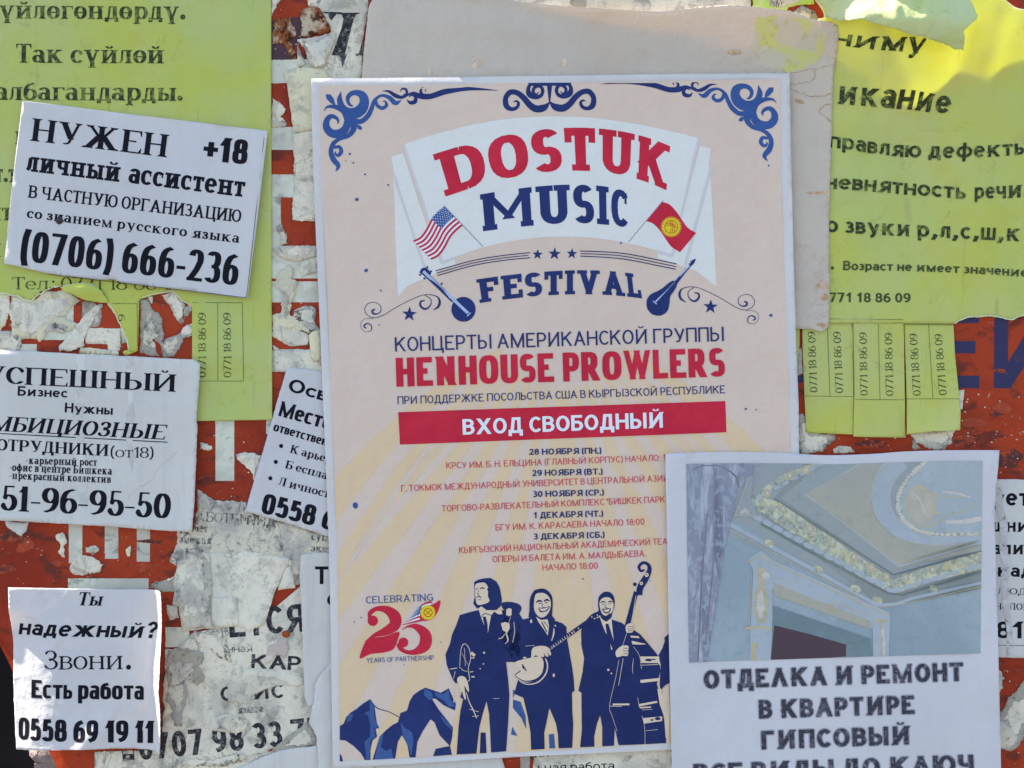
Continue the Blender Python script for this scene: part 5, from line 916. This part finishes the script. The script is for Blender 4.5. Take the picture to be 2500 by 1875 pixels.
m3 = art("figure_with_double_bass", [ZQ(p) for p in (smooth([(820, 342), (845, 303), (880, 288), (920, 300), (943, 340), (943, 400), (930, 440), (910, 500), (850, 495), (822, 430)], 3, True),
    [(845, 480), (790, 500), (700, 545), (688, 590), (690, 700), (711, 800), (700, 900), (667, 1050), (690, 1062), (692, 1250), (694, 1350), (680, 1482), (790, 1478), (788, 1400), (810, 1300), (834, 1235), (850, 1330), (850, 1475), (940, 1470), (946, 1330), (975, 1466), (1100, 1462), (1340, 1450), (1335, 1350), (1310, 1180), (1300, 1080), (1268, 1000), (1295, 900), (1290, 820), (1270, 768), (1190, 672), (1140, 615), (1095, 585), (1040, 560), (1000, 528), (940, 508)])] +
    [ZQ(q) for q in brush([(1010, 700, 44), (1040, 560, 40), (1075, 420, 36), (1110, 290, 36)], 3) + brush([(1135, 315, 44), (1140, 260, 50), (1180, 190, 50), (1210, 130, 36), (1205, 85, 26), (1165, 66, 22), (1132, 95, 22), (1145, 130, 18), (1175, 120, 12)], 6)] + [ZQ(disc(1100, 232, 14))], NAVY3, 5)
art("face", [ZQ(smooth([(829, 372), (852, 338), (900, 332), (930, 362), (936, 410), (916, 456), (885, 478), (851, 460), (835, 422)], 3, True)), ZQ([(826, 470), (850, 500), (880, 520), (920, 490), (925, 540), (935, 640), (940, 700), (920, 740), (905, 640), (875, 600), (850, 540)])], SKIN, 6, par=m3)
art("face_lines", [ZQ(q) for q in brush([(836, 374, 5), (855, 364, 10), (876, 372, 5)], 3) + brush([(892, 370, 5), (912, 362, 10), (930, 370, 5)], 3) + brush([(845, 384, 4), (866, 386, 5)], 2) + brush([(896, 382, 4), (916, 380, 5)], 2) + brush([(884, 380, 3), (868, 405, 4), (890, 412, 5)], 3) + brush([(848, 418, 5), (870, 448, 9), (900, 445, 9), (916, 418, 5)], 4) + brush([(850, 424, 6), (885, 420, 8), (914, 418, 5)], 3) + brush([(885, 535, 22), (900, 600, 34), (925, 680, 30), (930, 720, 8)], 3) + brush([(850, 470, 12), (880, 480, 14), (912, 455, 8)], 3)], NAVY3, 7, par=m3)
art("highlights", [ZQ(q) for q in line(862, 432, 905, 428, 9) + line(890, 590, 915, 650, 5) + brush([(978, 810, 3), (950, 960, 3), (905, 1160, 3), (925, 1240, 3), (965, 1360, 2)], 3) + line(905, 1165, 1000, 1168, 4) + line(1010, 800, 975, 1008, 4) + line(1108, 320, 1075, 520, 4) + line(1040, 600, 1000, 720, 3) + brush([(1090, 800, 2), (1082, 860, 4), (1085, 920, 2)], 3) + brush([(1090, 710, 3), (1135, 780, 3), (1150, 880, 3)], 3) + brush([(1122, 1100, 3), (1135, 1180, 3)], 2) + brush([(1155, 1240, 3), (1175, 1330, 3), (1178, 1460, 3)], 3) + line(930, 1153, 1058, 1152, 14) + line(1155, 1195, 1235, 1190, 3) + line(1185, 1355, 1278, 1345, 3) + line(1150, 852, 1278, 846, 4)] +
    [ZQ(p) for p in ([(1140, 785), (1285, 785), (1295, 858), (1275, 835), (1150, 835)], [(1140, 965), (1290, 950), (1290, 972), (1145, 988)], [(1130, 1150), (1270, 1125), (1272, 1140), (1135, 1168)], [(1140, 1172), (1225, 1168), (1222, 1178), (1140, 1184)], [(1160, 1258), (1310, 1245), (1308, 1280), (1170, 1300)], [(1075, 665), (1190, 690), (1150, 695), (1080, 692)], [(1065, 625), (1130, 630), (1135, 645), (1070, 640)], disc(896, 888, 9), disc(920, 915, 6), disc(1190, 160, 16), disc(1150, 225, 13))], SKIN, 6.5, par=m3)
art("shadow_marks", [ZQ(p) for p in (disc(1205, 812, 28, 10), disc(1275, 1262, 22, 12), disc(1232, 1272, 14, 6), disc(1190, 160, 5), disc(1150, 225, 5), disc(1245, 808, 14, 5))], NAVY3, 7.5, par=m3)
art("hand", [ZQ(smooth([(952, 748), (985, 712), (1012, 700), (1048, 704), (1052, 722), (1048, 740), (1050, 762), (1040, 782), (1005, 780), (962, 790)], 3, True)), ZQ(smooth([(1032, 548), (1060, 530), (1088, 540), (1085, 556), (1095, 570), (1088, 585), (1080, 600), (1040, 602), (1030, 580)], 3, True))], SKIN, 8, par=m3)
art("finger_lines", [ZQ(q) for q in line(1012, 722, 1050, 722, 4) + line(1010, 742, 1048, 743, 4) + line(1015, 762, 1048, 765, 4) + line(1045, 558, 1088, 556, 4) + line(1042, 575, 1092, 572, 4) + line(1045, 590, 1086, 588, 4)], NAVY3, 9, par=m3)
art("figure_cut_by_edge", [ZQ([(1358, 612), (1326, 640), (1328, 670), (1312, 720), (1280, 780), (1300, 850), (1295, 900), (1290, 1010), (1300, 1040), (1340, 1000), (1375, 985), (1385, 600)])], NAVY3, 6); art("figure_edge_hand", [ZQ([(1272, 1032), (1300, 1040), (1312, 1075), (1322, 1035), (1360, 990), (1370, 1200), (1360, 1440), (1335, 1400), (1325, 1250), (1290, 1150)])], SKIN, 7)

# ================================================================== WHITE NOTES
def hn1(x, y): return 15 + 1.8 * nz(x, y, .006, 151) + 8 * ss(560, 650, x) + 6 * ss(140, 30, x) * ss(500, 640, y) + creases(x, y, [(300, 280, 340, 700, 1.6, 30), (120, 400, 600, 470, 1.5, 30)])
n1 = thing("job_note", "tilted white job note with +18, pasted on the left yellow bill", "note", None)
n1p = [(60, 249), (180, 263), (300, 279), (480, 300), (657.6, 323), (633, 530), (607.6, 730), (490, 715), (424, 707), (316, 694), (278, 683), (250, 685), (120, 669), (70, 657), (17, 645.5), (35, 450)]
sheet_mesh("sheet", [jag(n1p, .5, 5, 152, {7, 8, 9, 10, 11, 12, 13})], hn1, WHITE, n1, 14, .9)
T("НУЖЕН", N0, 245, 1092, 1302, 1222, 55, 'timesb', hn1, BLACK, n1, "headline", grid=14); T("+18", N0, 1572, 1242, 1915, 1280, 60, 'impact', hn1, BLACK, n1)
T("личный", N0, 212, 1325, 935, 1412, 51, 'slabm', hn1, BLACK, n1); T("ассистент", N0, 1003, 1418, 1893, 1528, 52, 'slabm', hn1, BLACK, n1)
T("В ЧАСТНУЮ ОРГАНИЗАЦИЮ", N0, 228, 1530, 1866, 1722, 30.5, 'slabl', hn1, BLACK, n1); T("со знанием русского языка", N5, 220, 105, 1855, 300, 25, 'book', hn1, BLACK, n1)
T("(0706) 666-236", N5, 172, 440, 1838, 628, 77, 'numb', hn1, BLACK, n1, "phone_number", grid=14)
LN((0, 0, 1), [(649, 339, 606, 726), (606, 728, 120, 670)], 1.1, hn1, BLACK, n1)
bb = sheet_mesh("resin_blob", [jag(smooth([(140, 541), (146, 533), (150, 526), (157, 536), (160, 542), (149, 550)], 3, True), .8, 3, 6)], lambda x, y: hn1(x, y) + 1 + 3 * math.exp(-((x - 150) ** 2 + (y - 539) ** 2) / 60), surf("dark_resin", (.035, .012, .012, 1), (), .4, .5), None, 3, 1.5); tag(bb, "small dark brown blob stuck on the tilted job note", "blob")
def hn2(x, y): return 14 + 2.2 * nz(x, y, .006, 161) + 8 * ss(430, 492, x) + .8 * math.exp(-((x - 205) / 22) ** 2) + .8 * math.exp(-((x - 322) / 22) ** 2) + 7 * ss(1220, 1295, y)
n2 = thing("job_note", "streaked white note listing career growth and office, phone ending 51-96-95-50", "note", None)
sheet_mesh("sheet", [jag([(-120, 848), (0, 854), (158, 862), (475, 878), (494, 888), (491, 930), (489, 959), (484, 1025), (487, 1040), (481, 1187), (475, 1295), (437, 1295), (253, 1282), (0, 1268), (-120, 1262)], .6, 6, 162)], hn2, WHITE2, n2, 14, .9)
STRK = surf("damp_streak", C(158, 160, 176), ((C(182, 186, 204), 'n', 50, .45, .6, .7),), .8, .25)
sheet_mesh("damp_streak", [jag(ZA(q), 1.2, 6, 163) for q in ([(595, 1155), (675, 1160), (665, 1440), (600, 1430), (570, 1560), (575, 1640), (650, 1640), (665, 1500), (600, 1420)], [(990, 1180), (1045, 1180), (1040, 1330), (1000, 1330)], [(1000, 1440), (1040, 1440), (1055, 1640), (1005, 1640)])] + [jag(ZC(q), 1.2, 6, 164) for q in ([(590, 230), (640, 235), (670, 500), (690, 900), (650, 960), (600, 700)], [(990, 170), (1050, 160), (1020, 420), (1050, 500), (1030, 640), (1000, 500)])], hn2, STRK, n2, 14, 0, .3)
T("УСПЕШНЫЙ", N5, -118, 1372, 1368, 1443, 42, 'timesb', hn2, BLACK, n2, "headline"); T("Бизнес", N5, 150, 1472, 535, 1488, 23.5, 'sansb', hn2, BLACK, n2); T("Нужны", N5, 513, 1600, 883, 1620, 23.5, 'sansb', hn2, BLACK, n2)
N9 = (0, 950, 3.16)
T("МБИЦИОЗНЫЕ", N9, -62, 318, 1278, 388, 36, 'timesb', hn2, BLACK, n2, slant=.22); LN(N9, [(-60, 337, 1303, 408)], 2.2, hn2, BLACK, n2)
T("СОТРУДНИКИ", N9, -92, 465, 850, 515, 28, 'timesb', hn2, BLACK, n2); T("(от18)", N9, 865, 522, 1195, 530, 26, 'times', hn2, BLACK, n2)
T("-карьерный рост", N9, 215, 574, 760, 590, 19, 'timesb', hn2, BLACK, n2); T("-офис в центре Бишкека", N9, 88, 628, 877, 658, 19.5, 'timesb', hn2, BLACK, n2); T("-прекрасный коллектив", N9, 88, 690, 868, 721, 19, 'timesb', hn2, BLACK, n2)
T("551-96-95-50", N9, -118, 925, 1328, 995, 61, 'timesb', hn2, BLACK, n2, "phone_number", grid=14)
tide2 = sheet_mesh("water_stain", brush([(x + 3 * nz(x, y, .1, 4), y + 3 * nz(x, y, .1, 9), 1.5) for x, y in smooth(ZC([(1000, 830), (1080, 760), (1180, 700), (1240, 600), (1380, 480)]), 8)], 1, False), hn2, STN, n2, 0, 0, .4)
def hn3(x, y): return 11 + 1.2 * nz(x, y, .008, 171) + 3 * ss(690, 600, x - (1247 - y) * .29 + 60)
n3 = thing("job_note", "slanted white note with bulleted lines, half hidden under the poster", "note", None)
sheet_mesh("sheet", [jag([(703, 896), (791, 908), (860, 922), (880, 1330), (803, 1309), (700, 1276), (601, 1247), (650, 1080)], .5, 6, 172)], hn3, WHITE, n3, 14, .9)
NH = (380, 880, 3.19)
T("Осв", NH, 1032, 238, 1342, 322, 33, 'sansb', hn3, BLACK, n3); T("Место", NH, 955, 428, 1365, 545, 37, 'impact', hn3, BLACK, n3); T("ответствен", NH, 918, 545, 1332, 665, 21, 'impact', hn3, BLACK, n3)
T("К арьер", NH, 1048, 715, 1370, 802, 20, 'timesb', hn3, BLACK, n3); T("Б еспла", NH, 1010, 835, 1338, 925, 20, 'timesb', hn3, BLACK, n3); T("Л ичност", NH, 958, 965, 1350, 1068, 20, 'timesb', hn3, BLACK, n3)
T("0558 6", NH, 822, 1184, 1388, 1325, 50, 'impact', hn3, BLACK, n3, "phone_number", slant=-.02)
sheet_mesh("bullets", [ZH(disc(x, y, 16)) for x, y in ((983, 665), (942, 788), (900, 915))], hn3, BLACK, n3, 0, 0, .5)
# sunlit note, lower left: stands off the board, right edge curls out
def hn4(x, y):
    t = (y - 1430) / 400
    h = 16 + 2.2 * nz(x, y, .008, 181) + 46 * max(0, (x - 376 + 6 * math.sin(y * .02)) / 30) ** 1.5 * (x > 376 - 8) if x > 384 - 8 and (x - 376 + 6 * math.sin(y * .02)) > 0 else 16 + 2.2 * nz(x, y, .008, 181)
    b = 150 - 60 * t if t < .55 else 117 + 150 * (t - .55)
    h += 36 * (ss(-30, 165 - 40 * t, x) - 1) * ss(.1, .35, t)
    h += 8 * math.exp(-(((x - 230) + (y - 1790) * .7) / 30) ** 2) * ss(1690, 1780, y) + 2.0 * nz(x, y, .03, 185)
    return h + 15
n4 = thing("job_note", "sunlit white note asking about being reliable, curling off the slanted board edge", "note", None)
sheet_mesh("sheet", [jag([(26, 1430), (200, 1433), (392, 1435), (403.5, 1437), (406, 1520), (407, 1635), (402, 1680), (405, 1714), (400, 1780), (395.6, 1829), (364, 1821.5), (310, 1819), (190, 1822), (38, 1827), (33, 1740), (30, 1666), (28, 1540)], .5, 6, 182)], hn4, WHITE, n4, 7, .9)
N13 = (0, 1350, 3.16)
T("Ты", N13, 610, 388, 800, 392, 32, 'timesb', hn4, BLACK, n4, slant=.22, grid=7); T("надежный?", N13, 140, 620, 1212, 640, 40, 'sansb', hn4, BLACK, n4, slant=.22, grid=7); T("Звони", N13, 355, 880, 960, 877, 46, 'times', hn4, BLACK, n4, grid=7)
sheet_mesh("full_stop", [ZC(disc(1002, 862 + 1264, 19))], hn4, BLACK, n4, 7, 0, .5)
T("Есть работа", N13, 248, 1102, 1120, 1110, 44, 'impact', hn4, BLACK, n4, grid=7); T("0558 69 19 11", N13, 138, 1427, 1198, 1442, 54, 'impact', hn4, BLACK, n4, "phone_number", grid=7)
n4.location.x = 5 * S
# right edge notice
def hn5(x, y): return 6 + 1.3 * nz(x, y, .008, 191)
n5 = thing("job_note", "white notice cut by the right picture edge, showing the number 81", "note", None)
sheet_mesh("sheet", [jag([(2380, 1169), (2560, 1171), (2640, 1172), (2640, 1608), (2480, 1605), (2380, 1603)], .5, 6, 192)], hn5, WHITE2, n5, 14, .9)
for s_, x0, x1, y, cap, st in [("ует", 2419, 2512, 1233.5, 44, 'sansb'), ("щник", 2422, 2540, 1297, 33, 'sansb'), ("алист", 2421, 2545, 1352, 33, 'sansb'), ("кадр", 2431, 2545, 1407, 33, 'sansb'), ("с людьми", 2405, 2575, 1450, 21, 'times'), ("налом", 2425, 2518, 1487, 22, 'times'), ("81 00", 2430, 2590, 1557, 41, 'sansb')]:
    text("text_line", s_, x0, y, x1, y + 1, cap, st, hn5, BLACK, n5)
LN((0, 0, 1), [(2424, 1574, 2560, 1576)], 1.1, hn5, BLACK, n5)
gs = sheet_mesh("dried_glue_trail", brush([(2432, 1190, 24), (2438, 1240, 18), (2448, 1280, 20), (2446, 1330, 18), (2452, 1390, 16), (2450, 1440, 16), (2456, 1490, 16), (2462, 1540, 14), (2464, 1603, 18)], 4), lambda x, y: hn5(x, y), surf("dried_glue", C(160, 160, 178), ((C(90, 90, 104), 'n', 300, .55, .66, .8), (C(176, 180, 204), 'n', 100, .5, .62, .8)), .6, .4, bumps=((400, .6),), seed=6), n5, 8, 0, .7)

# ================================================================== CEILING PHOTO NOTICE
pn = thing("renovation_notice", "white renovation notice with a colour photo of an ornate plaster ceiling, lower right", "notice", None)
def hq(x, y): return 28 + 1.2 * nz(x, y, .004, 201) + 3.4 * math.sin((x - 1700) * .0135) * math.exp(-(y - 1090) / 45) + 8 * ss(2330, 2430, x) + 5 * ss(1690, 1625, x)
sheet_mesh("sheet", [smooth([(1621, 1106), (1700, 1103), (1803, 1102)], 3) + smooth([(1803, 1102), (1900, 1104), (2010, 1110), (2120, 1107), (2200, 1101), (2292, 1098), (2428, 1097.5)], 4)[1:] + [(2426, 1130), (2420, 1182), (2416, 1243), (2421, 1440), (2426, 1609), (2430, 1783), (2434, 1990), (2438, 2100), (1645, 2100), (1637, 1875), (1630, 1580), (1625, 1300)]], hq, WHITE3, pn, 12, 1.2)
ZP = Zm(1600, 1080, 2.458)
pic = ZP([(178, 125), (600, 121), (850, 122), (1050, 128), (1300, 120), (1600, 110), (1935, 107), (1930, 600), (1925, 1250), (1000, 1280), (195, 1307), (185, 700)])
def ph(name, c, n2_=None, amt=.5, seed=0, sc=25):
    def gr(v): l = .3 * v[0] + .6 * v[1] + .1 * v[2]; return tuple((q * .72 + l * .28) * k for q, k in zip(v, (1.0, .95, .96)))
    c = gr(c); n2_ = n2_ and gr(n2_)
    return surf("print_" + name, C(*c), ((C(*(n2_ or tuple(v * 1.12 for v in c))), 'n', sc, .42, .62, amt), (C(*tuple(v * .88 for v in c)), 'n', 160, .5, .7, .4)), .5, .35, seed=seed)
pp = sheet_mesh("printed_photo", [pic], hq, ph("wall", (112, 144, 178), (128, 158, 190), .8, 1, 8), pn, 14, 0, .35)
lvl = [0]
def pa(name, polys, mat, grid=14): lvl[0] += 1; return sheet_mesh(name, [ZP(p) for p in polys], hq, mat, pp, grid, 0, .5 + .045 * lvl[0], pic)
pw = ph("ceiling", (122, 144, 166), (116, 138, 172), .7, 2, 10); pg = ph("panel_green", (140, 152, 154), (130, 146, 156), .6, 3, 10); pbl = ph("light_blue", (136, 162, 196), (126, 152, 186), .5, 4); pgd = ph("gilt", (158, 160, 138), (136, 148, 142), .7, 5, 90)
pgn = surf("print_moss", C(138, 146, 148), ((C(170, 172, 166), "n", 170, .46, .58, .85), (C(108, 118, 124), "n", 210, .50, .60, .8), (C(164, 158, 132), "n", 120, .54, .62, .7), (C(176, 180, 184), "n", 330, .60, .68, .7)), .5, .3); pdk = ph("shade", (90, 112, 124), None, .5, 7); pcl = surf("print_column", C(114, 120, 150), ((C(150, 158, 186), 'n', 70, .48, .64, .9, (2.5, 1, .5)), (C(84, 88, 120), 'n', 45, .5, .66, .8, (3, 1, .3)), (C(130, 140, 170), 'n', 220, .5, .62, .8)), .5, .35)
pbe = ph("cream", (156, 162, 166), (140, 150, 150), .7, 8, 80); pmar = ph("door", (66, 50, 72), (74, 56, 76), .6, 9); pwh = ph("highlight", (160, 170, 186), (176, 182, 190), .6, 10, 220); ptl = ph("teal", (84, 118, 144), (96, 130, 156), .7, 11)
pa("ceiling", [[(430, 100), (1960, 90), (1960, 860), (1420, 965), (1300, 945), (440, 450)]], pw)
pa("ceiling_soffit", [[(620, 420), (880, 120), (1000, 110), (740, 330), (1410, 780), (1960, 640), (1960, 860), (1420, 965), (1300, 945)]], ph("soffit", (110, 130, 146), (118, 140, 162), .7, 12))
pa("panel", [[(880, 305), (1060, 210), (1230, 115), (1440, 108), (1300, 230), (1272, 350), (1305, 460), (1400, 560), (1560, 605), (1760, 600), (1925, 580), (1930, 640), (1450, 738)]], pg)
pa("panel_moulding", brush([(1230, 115, 8), (885, 305, 10), (1450, 735, 12), (1935, 590, 10)], 1, False), pbl); pa("panel_gilt", brush([(1225, 122, 3), (905, 308, 4), (1452, 715, 5), (1935, 575, 4)], 1, False) + brush([(870, 312, 3), (1450, 748, 4), (1935, 606, 3)], 1, False), pgd)
pa("ceiling_ring", brush([(1455, 105, 110), (1365, 200, 120), (1335, 330, 115), (1375, 450, 105), (1480, 530, 95), (1620, 565, 85), (1780, 572, 75), (1940, 555, 66)], 6), pbl)
pa("ring_lines", brush([(1395, 108, 4), (1300, 215, 4), (1282, 350, 4), (1320, 460, 4), (1420, 560, 4), (1560, 600, 4), (1760, 602, 4)], 6) + brush([(1420, 108, 3), (1330, 190, 3), (1300, 280, 3)], 5) + brush([(1500, 108, 4), (1400, 230, 4), (1385, 340, 4), (1420, 440, 4), (1520, 510, 4), (1700, 545, 4), (1940, 525, 4)], 6), pgd)
pa("ceiling_centre", [smooth([(1620, 105), (1500, 200), (1450, 320), (1470, 440), (1560, 510), (1720, 535), (1960, 520), (1960, 100)], 4, False)], ph("centre", (130, 158, 188), (144, 168, 196), .8, 13, 14))
pa("garland", brush([(1600, 108, 26), (1500, 205, 32), (1440, 320, 34), (1458, 440, 32), (1545, 515, 28), (1700, 545, 24), (1940, 538, 18)], 6), pgn)
pa("garland_beads", [disc(x, y, 13, 10, 8) for x, y, _ in smooth([(1600, 108, 0), (1500, 205, 0), (1440, 320, 0), (1458, 440, 0), (1545, 515, 0), (1700, 545, 0), (1940, 538, 0)], 6)], pwh)
pa("centre_cartouche", [smooth([(1500, 290), (1560, 250), (1640, 300), (1660, 400), (1640, 470), (1560, 480), (1500, 420), (1480, 350)], 4, True)], pbe)
pa("centre_scrolls", brush([(1500, 280, 6), (1560, 262, 10), (1620, 290, 14), (1700, 320, 8), (1860, 320, 5)], 5) + brush([(1480, 330, 8), (1490, 420, 10), (1550, 490, 10), (1640, 490, 12), (1720, 440, 10), (1800, 410, 6), (1920, 370, 5)], 6) + brush([(1620, 280, 8), (1660, 340, 12), (1640, 400, 14), (1700, 430, 8)], 5), pgd)
pa("centre_light", brush([(1700, 290, 10), (1780, 300, 14), (1870, 325, 6)], 4) + brush([(1720, 470, 20), (1820, 470, 26), (1930, 450, 30)], 4) + brush([(1520, 300, 6), (1560, 330, 10), (1600, 420, 8)], 4), pwh)
pa("cornice", brush([(560, 340, 70), (700, 400, 110), (1000, 600, 110), (1380, 850, 90), (1420, 855, 80), (1600, 790, 95), (1960, 690, 100)], 1, False), pgn)
pa("cornice_top", brush([(520, 400, 20), (650, 280, 34), (760, 205, 34), (900, 150, 30), (1000, 110, 26)], 5), pgn)
pa("cornice_swags", [disc(600 + t * 790, 445 + t * 430 + 6 * math.sin(t * 40), 34, 17, 10, .45) for t in [i / 13 for i in range(14)]] + [disc(1440 + t * 500, 872 - t * 150, 30, 14, 10, -.3) for t in [i / 9 for i in range(10)]] + [disc(560 + t * 420, 350 - t * 225, 24, 12, 10, -.5) for t in [i / 8 for i in range(9)]], pbl)
pa("cornice_rosettes", [jag(disc(x, y, 24, 27, 12), 3, 5, x) for x, y in ((750, 392), (910, 510), (1045, 590), (1172, 678), (1275, 742), (1365, 800), (1480, 805), (1640, 755), (1800, 715), (1900, 685), (655, 300), (790, 195), (890, 162))], pgd)
pa("cornice_rosette_hearts", [disc(x + 3, y - 2, 9, 11, 8) for x, y in ((750, 392), (910, 510), (1045, 590), (1172, 678), (1275, 742), (1365, 800), (1480, 805), (1640, 755), (1800, 715), (1900, 685), (655, 300), (790, 195), (890, 162))], pwh)
pa("cornice_shadow", brush([(620, 480, 14), (900, 640, 16), (1380, 895, 14), (1460, 905, 12), (1930, 765, 10)], 1, False) + brush([(700, 330, 6), (1410, 785, 8), (1935, 640, 6)], 1, False), pdk)
pa("lower_moulding", brush([(430, 480, 26), (620, 585, 26), (1000, 790, 24), (1310, 965, 22), (1420, 960, 20), (1520, 925, 20), (1935, 830, 18)], 1, False), pbl); pa("lower_gilt", brush([(430, 515, 6), (1000, 815, 6), (1310, 985, 6), (1540, 945, 6), (1935, 850, 6)], 1, False) + brush([(440, 545, 4), (760, 720, 4)], 1, False), pgd)
pa("plaster_bosses", [jag(disc(x, y, 34, 22, 12, .4), 3, 6, x) for x, y in ((672, 598), (965, 755), (1185, 868), (1315, 932), (1655, 870))], pgn); pa("boss_hearts", [disc(x, y, 14, 10, 8) for x, y in ((672, 598), (965, 755), (1185, 868), (1315, 930), (1655, 870))], pgd)
pa("door_surround", [[(545, 690), (620, 640), (700, 700), (1385, 1010), (1390, 1060), (1380, 1300), (1290, 1300), (1285, 1100), (690, 870), (690, 1310), (550, 1310), (575, 760)]], pbl)
pa("door_frieze", [[(695, 830), (1270, 1060), (1280, 1110), (695, 905)]], pg); pa("surround_gilt", brush([(540, 712, 10), (620, 668, 10), (700, 720, 8), (1385, 1030, 8)], 1, False) + brush([(705, 800, 4), (1290, 1040, 4)], 1, False) + brush([(525, 1105, 16), (610, 1095, 18), (700, 1115, 14)], 1, False) + line(566, 760, 552, 1090, 5) + line(1330, 1060, 1345, 1280, 10) + line(1300, 1060, 1370, 1060, 18), pgd)
pa("pilaster_ornament", [jag(smooth([(600, 745), (650, 760), (640, 850), (660, 900), (655, 1060), (590, 1050), (585, 900), (610, 850)], 3, True), 5, 6, 5), [(560, 1190), (605, 1190), (590, 1240), (600, 1300), (560, 1300)]], pgd); [pa("pilaster_highlight", [q_], pwh) for q_ in (jag(disc(620, 960, 22, 85, 14), 6, 6, 8), disc(650, 790, 24, 22, 10), disc(1352, 1210, 10, 60, 10), jag(disc(1345, 1130, 12, 30), 3, 5, 3))]; pa("frieze_boss", [disc(1035, 985, 22, 30, 10)], pgd)
pa("door_reveal", [[(692, 968), (1272, 1166), (1285, 1300), (680, 1310)]], ptl); pa("door_opening", [[(700, 1085), (900, 1135), (1130, 1200), (1130, 1300), (676, 1310)]], pmar); pa("reveal_line", line(1130, 1198, 1272, 1166, 4) + line(1130, 1200, 1128, 1290, 4), pdk)
pa("column", [[(170, 110), (640, 118), (575, 140), (570, 210), (500, 262), (480, 300), (440, 480), (400, 640), (370, 850), (330, 1100), (300, 1320), (190, 1320)]], pcl); pa("column_flutes", brush([(300, 420, 8), (270, 800, 10), (245, 1310, 10)], 4) + brush([(360, 430, 6), (330, 800, 8), (290, 1200, 8)], 4) + brush([(200, 180, 10), (260, 140, 8), (380, 140, 8), (470, 200, 12), (490, 270, 8)], 5), ph("flute", (96, 102, 134), None, .6, 14, 80))
pa("capital_leaf", [[(460, 436), (510, 300), (540, 200), (580, 200), (560, 330), (605, 435)]], pw); pa("leaf_lines", line(462, 436, 545, 210, 4) + line(462, 434, 575, 436, 4) + brush([(500, 420, 18), (530, 400, 24), (545, 425, 14)], 2), pbe)
def exp_(polys, w): return polys + [q for p in polys for i in range(len(p)) for q in line(*p[i], *p[(i + 1) % len(p)], 2 * w)]
for s_, x0, y0, x1, y1 in [("ОТДЕΛКА И РЕМОНТ", 283, 236, 1828, 188), ("В КВАРТИРЕ", 610, 413, 1538, 384), ("ГИПСОВЫЙ", 625, 596, 1517, 566), ("ВСЕ ВИДЫ ДО КΛЮЧ", 222, 793, 1890, 736)]:
    b, t = straight(1600 + x0 / 2.458, 1580 + y0 / 2.458, 1600 + x1 / 2.458, 1580 + y1 / 2.458, 45)
    po_ = text_polys(s_, b, t, 'futura'); par = sheet_mesh("outlined_lettering", exp_(po_, 1.9), hq, OUTL, pn, 14, 0, .4)
    sheet_mesh("lettering_gap", exp_(po_, .9), hq, WHITE3, par, 14, 0, .6); sheet_mesh("lettering_fill", po_, hq, GREYINK, par, 14, 0, .8)
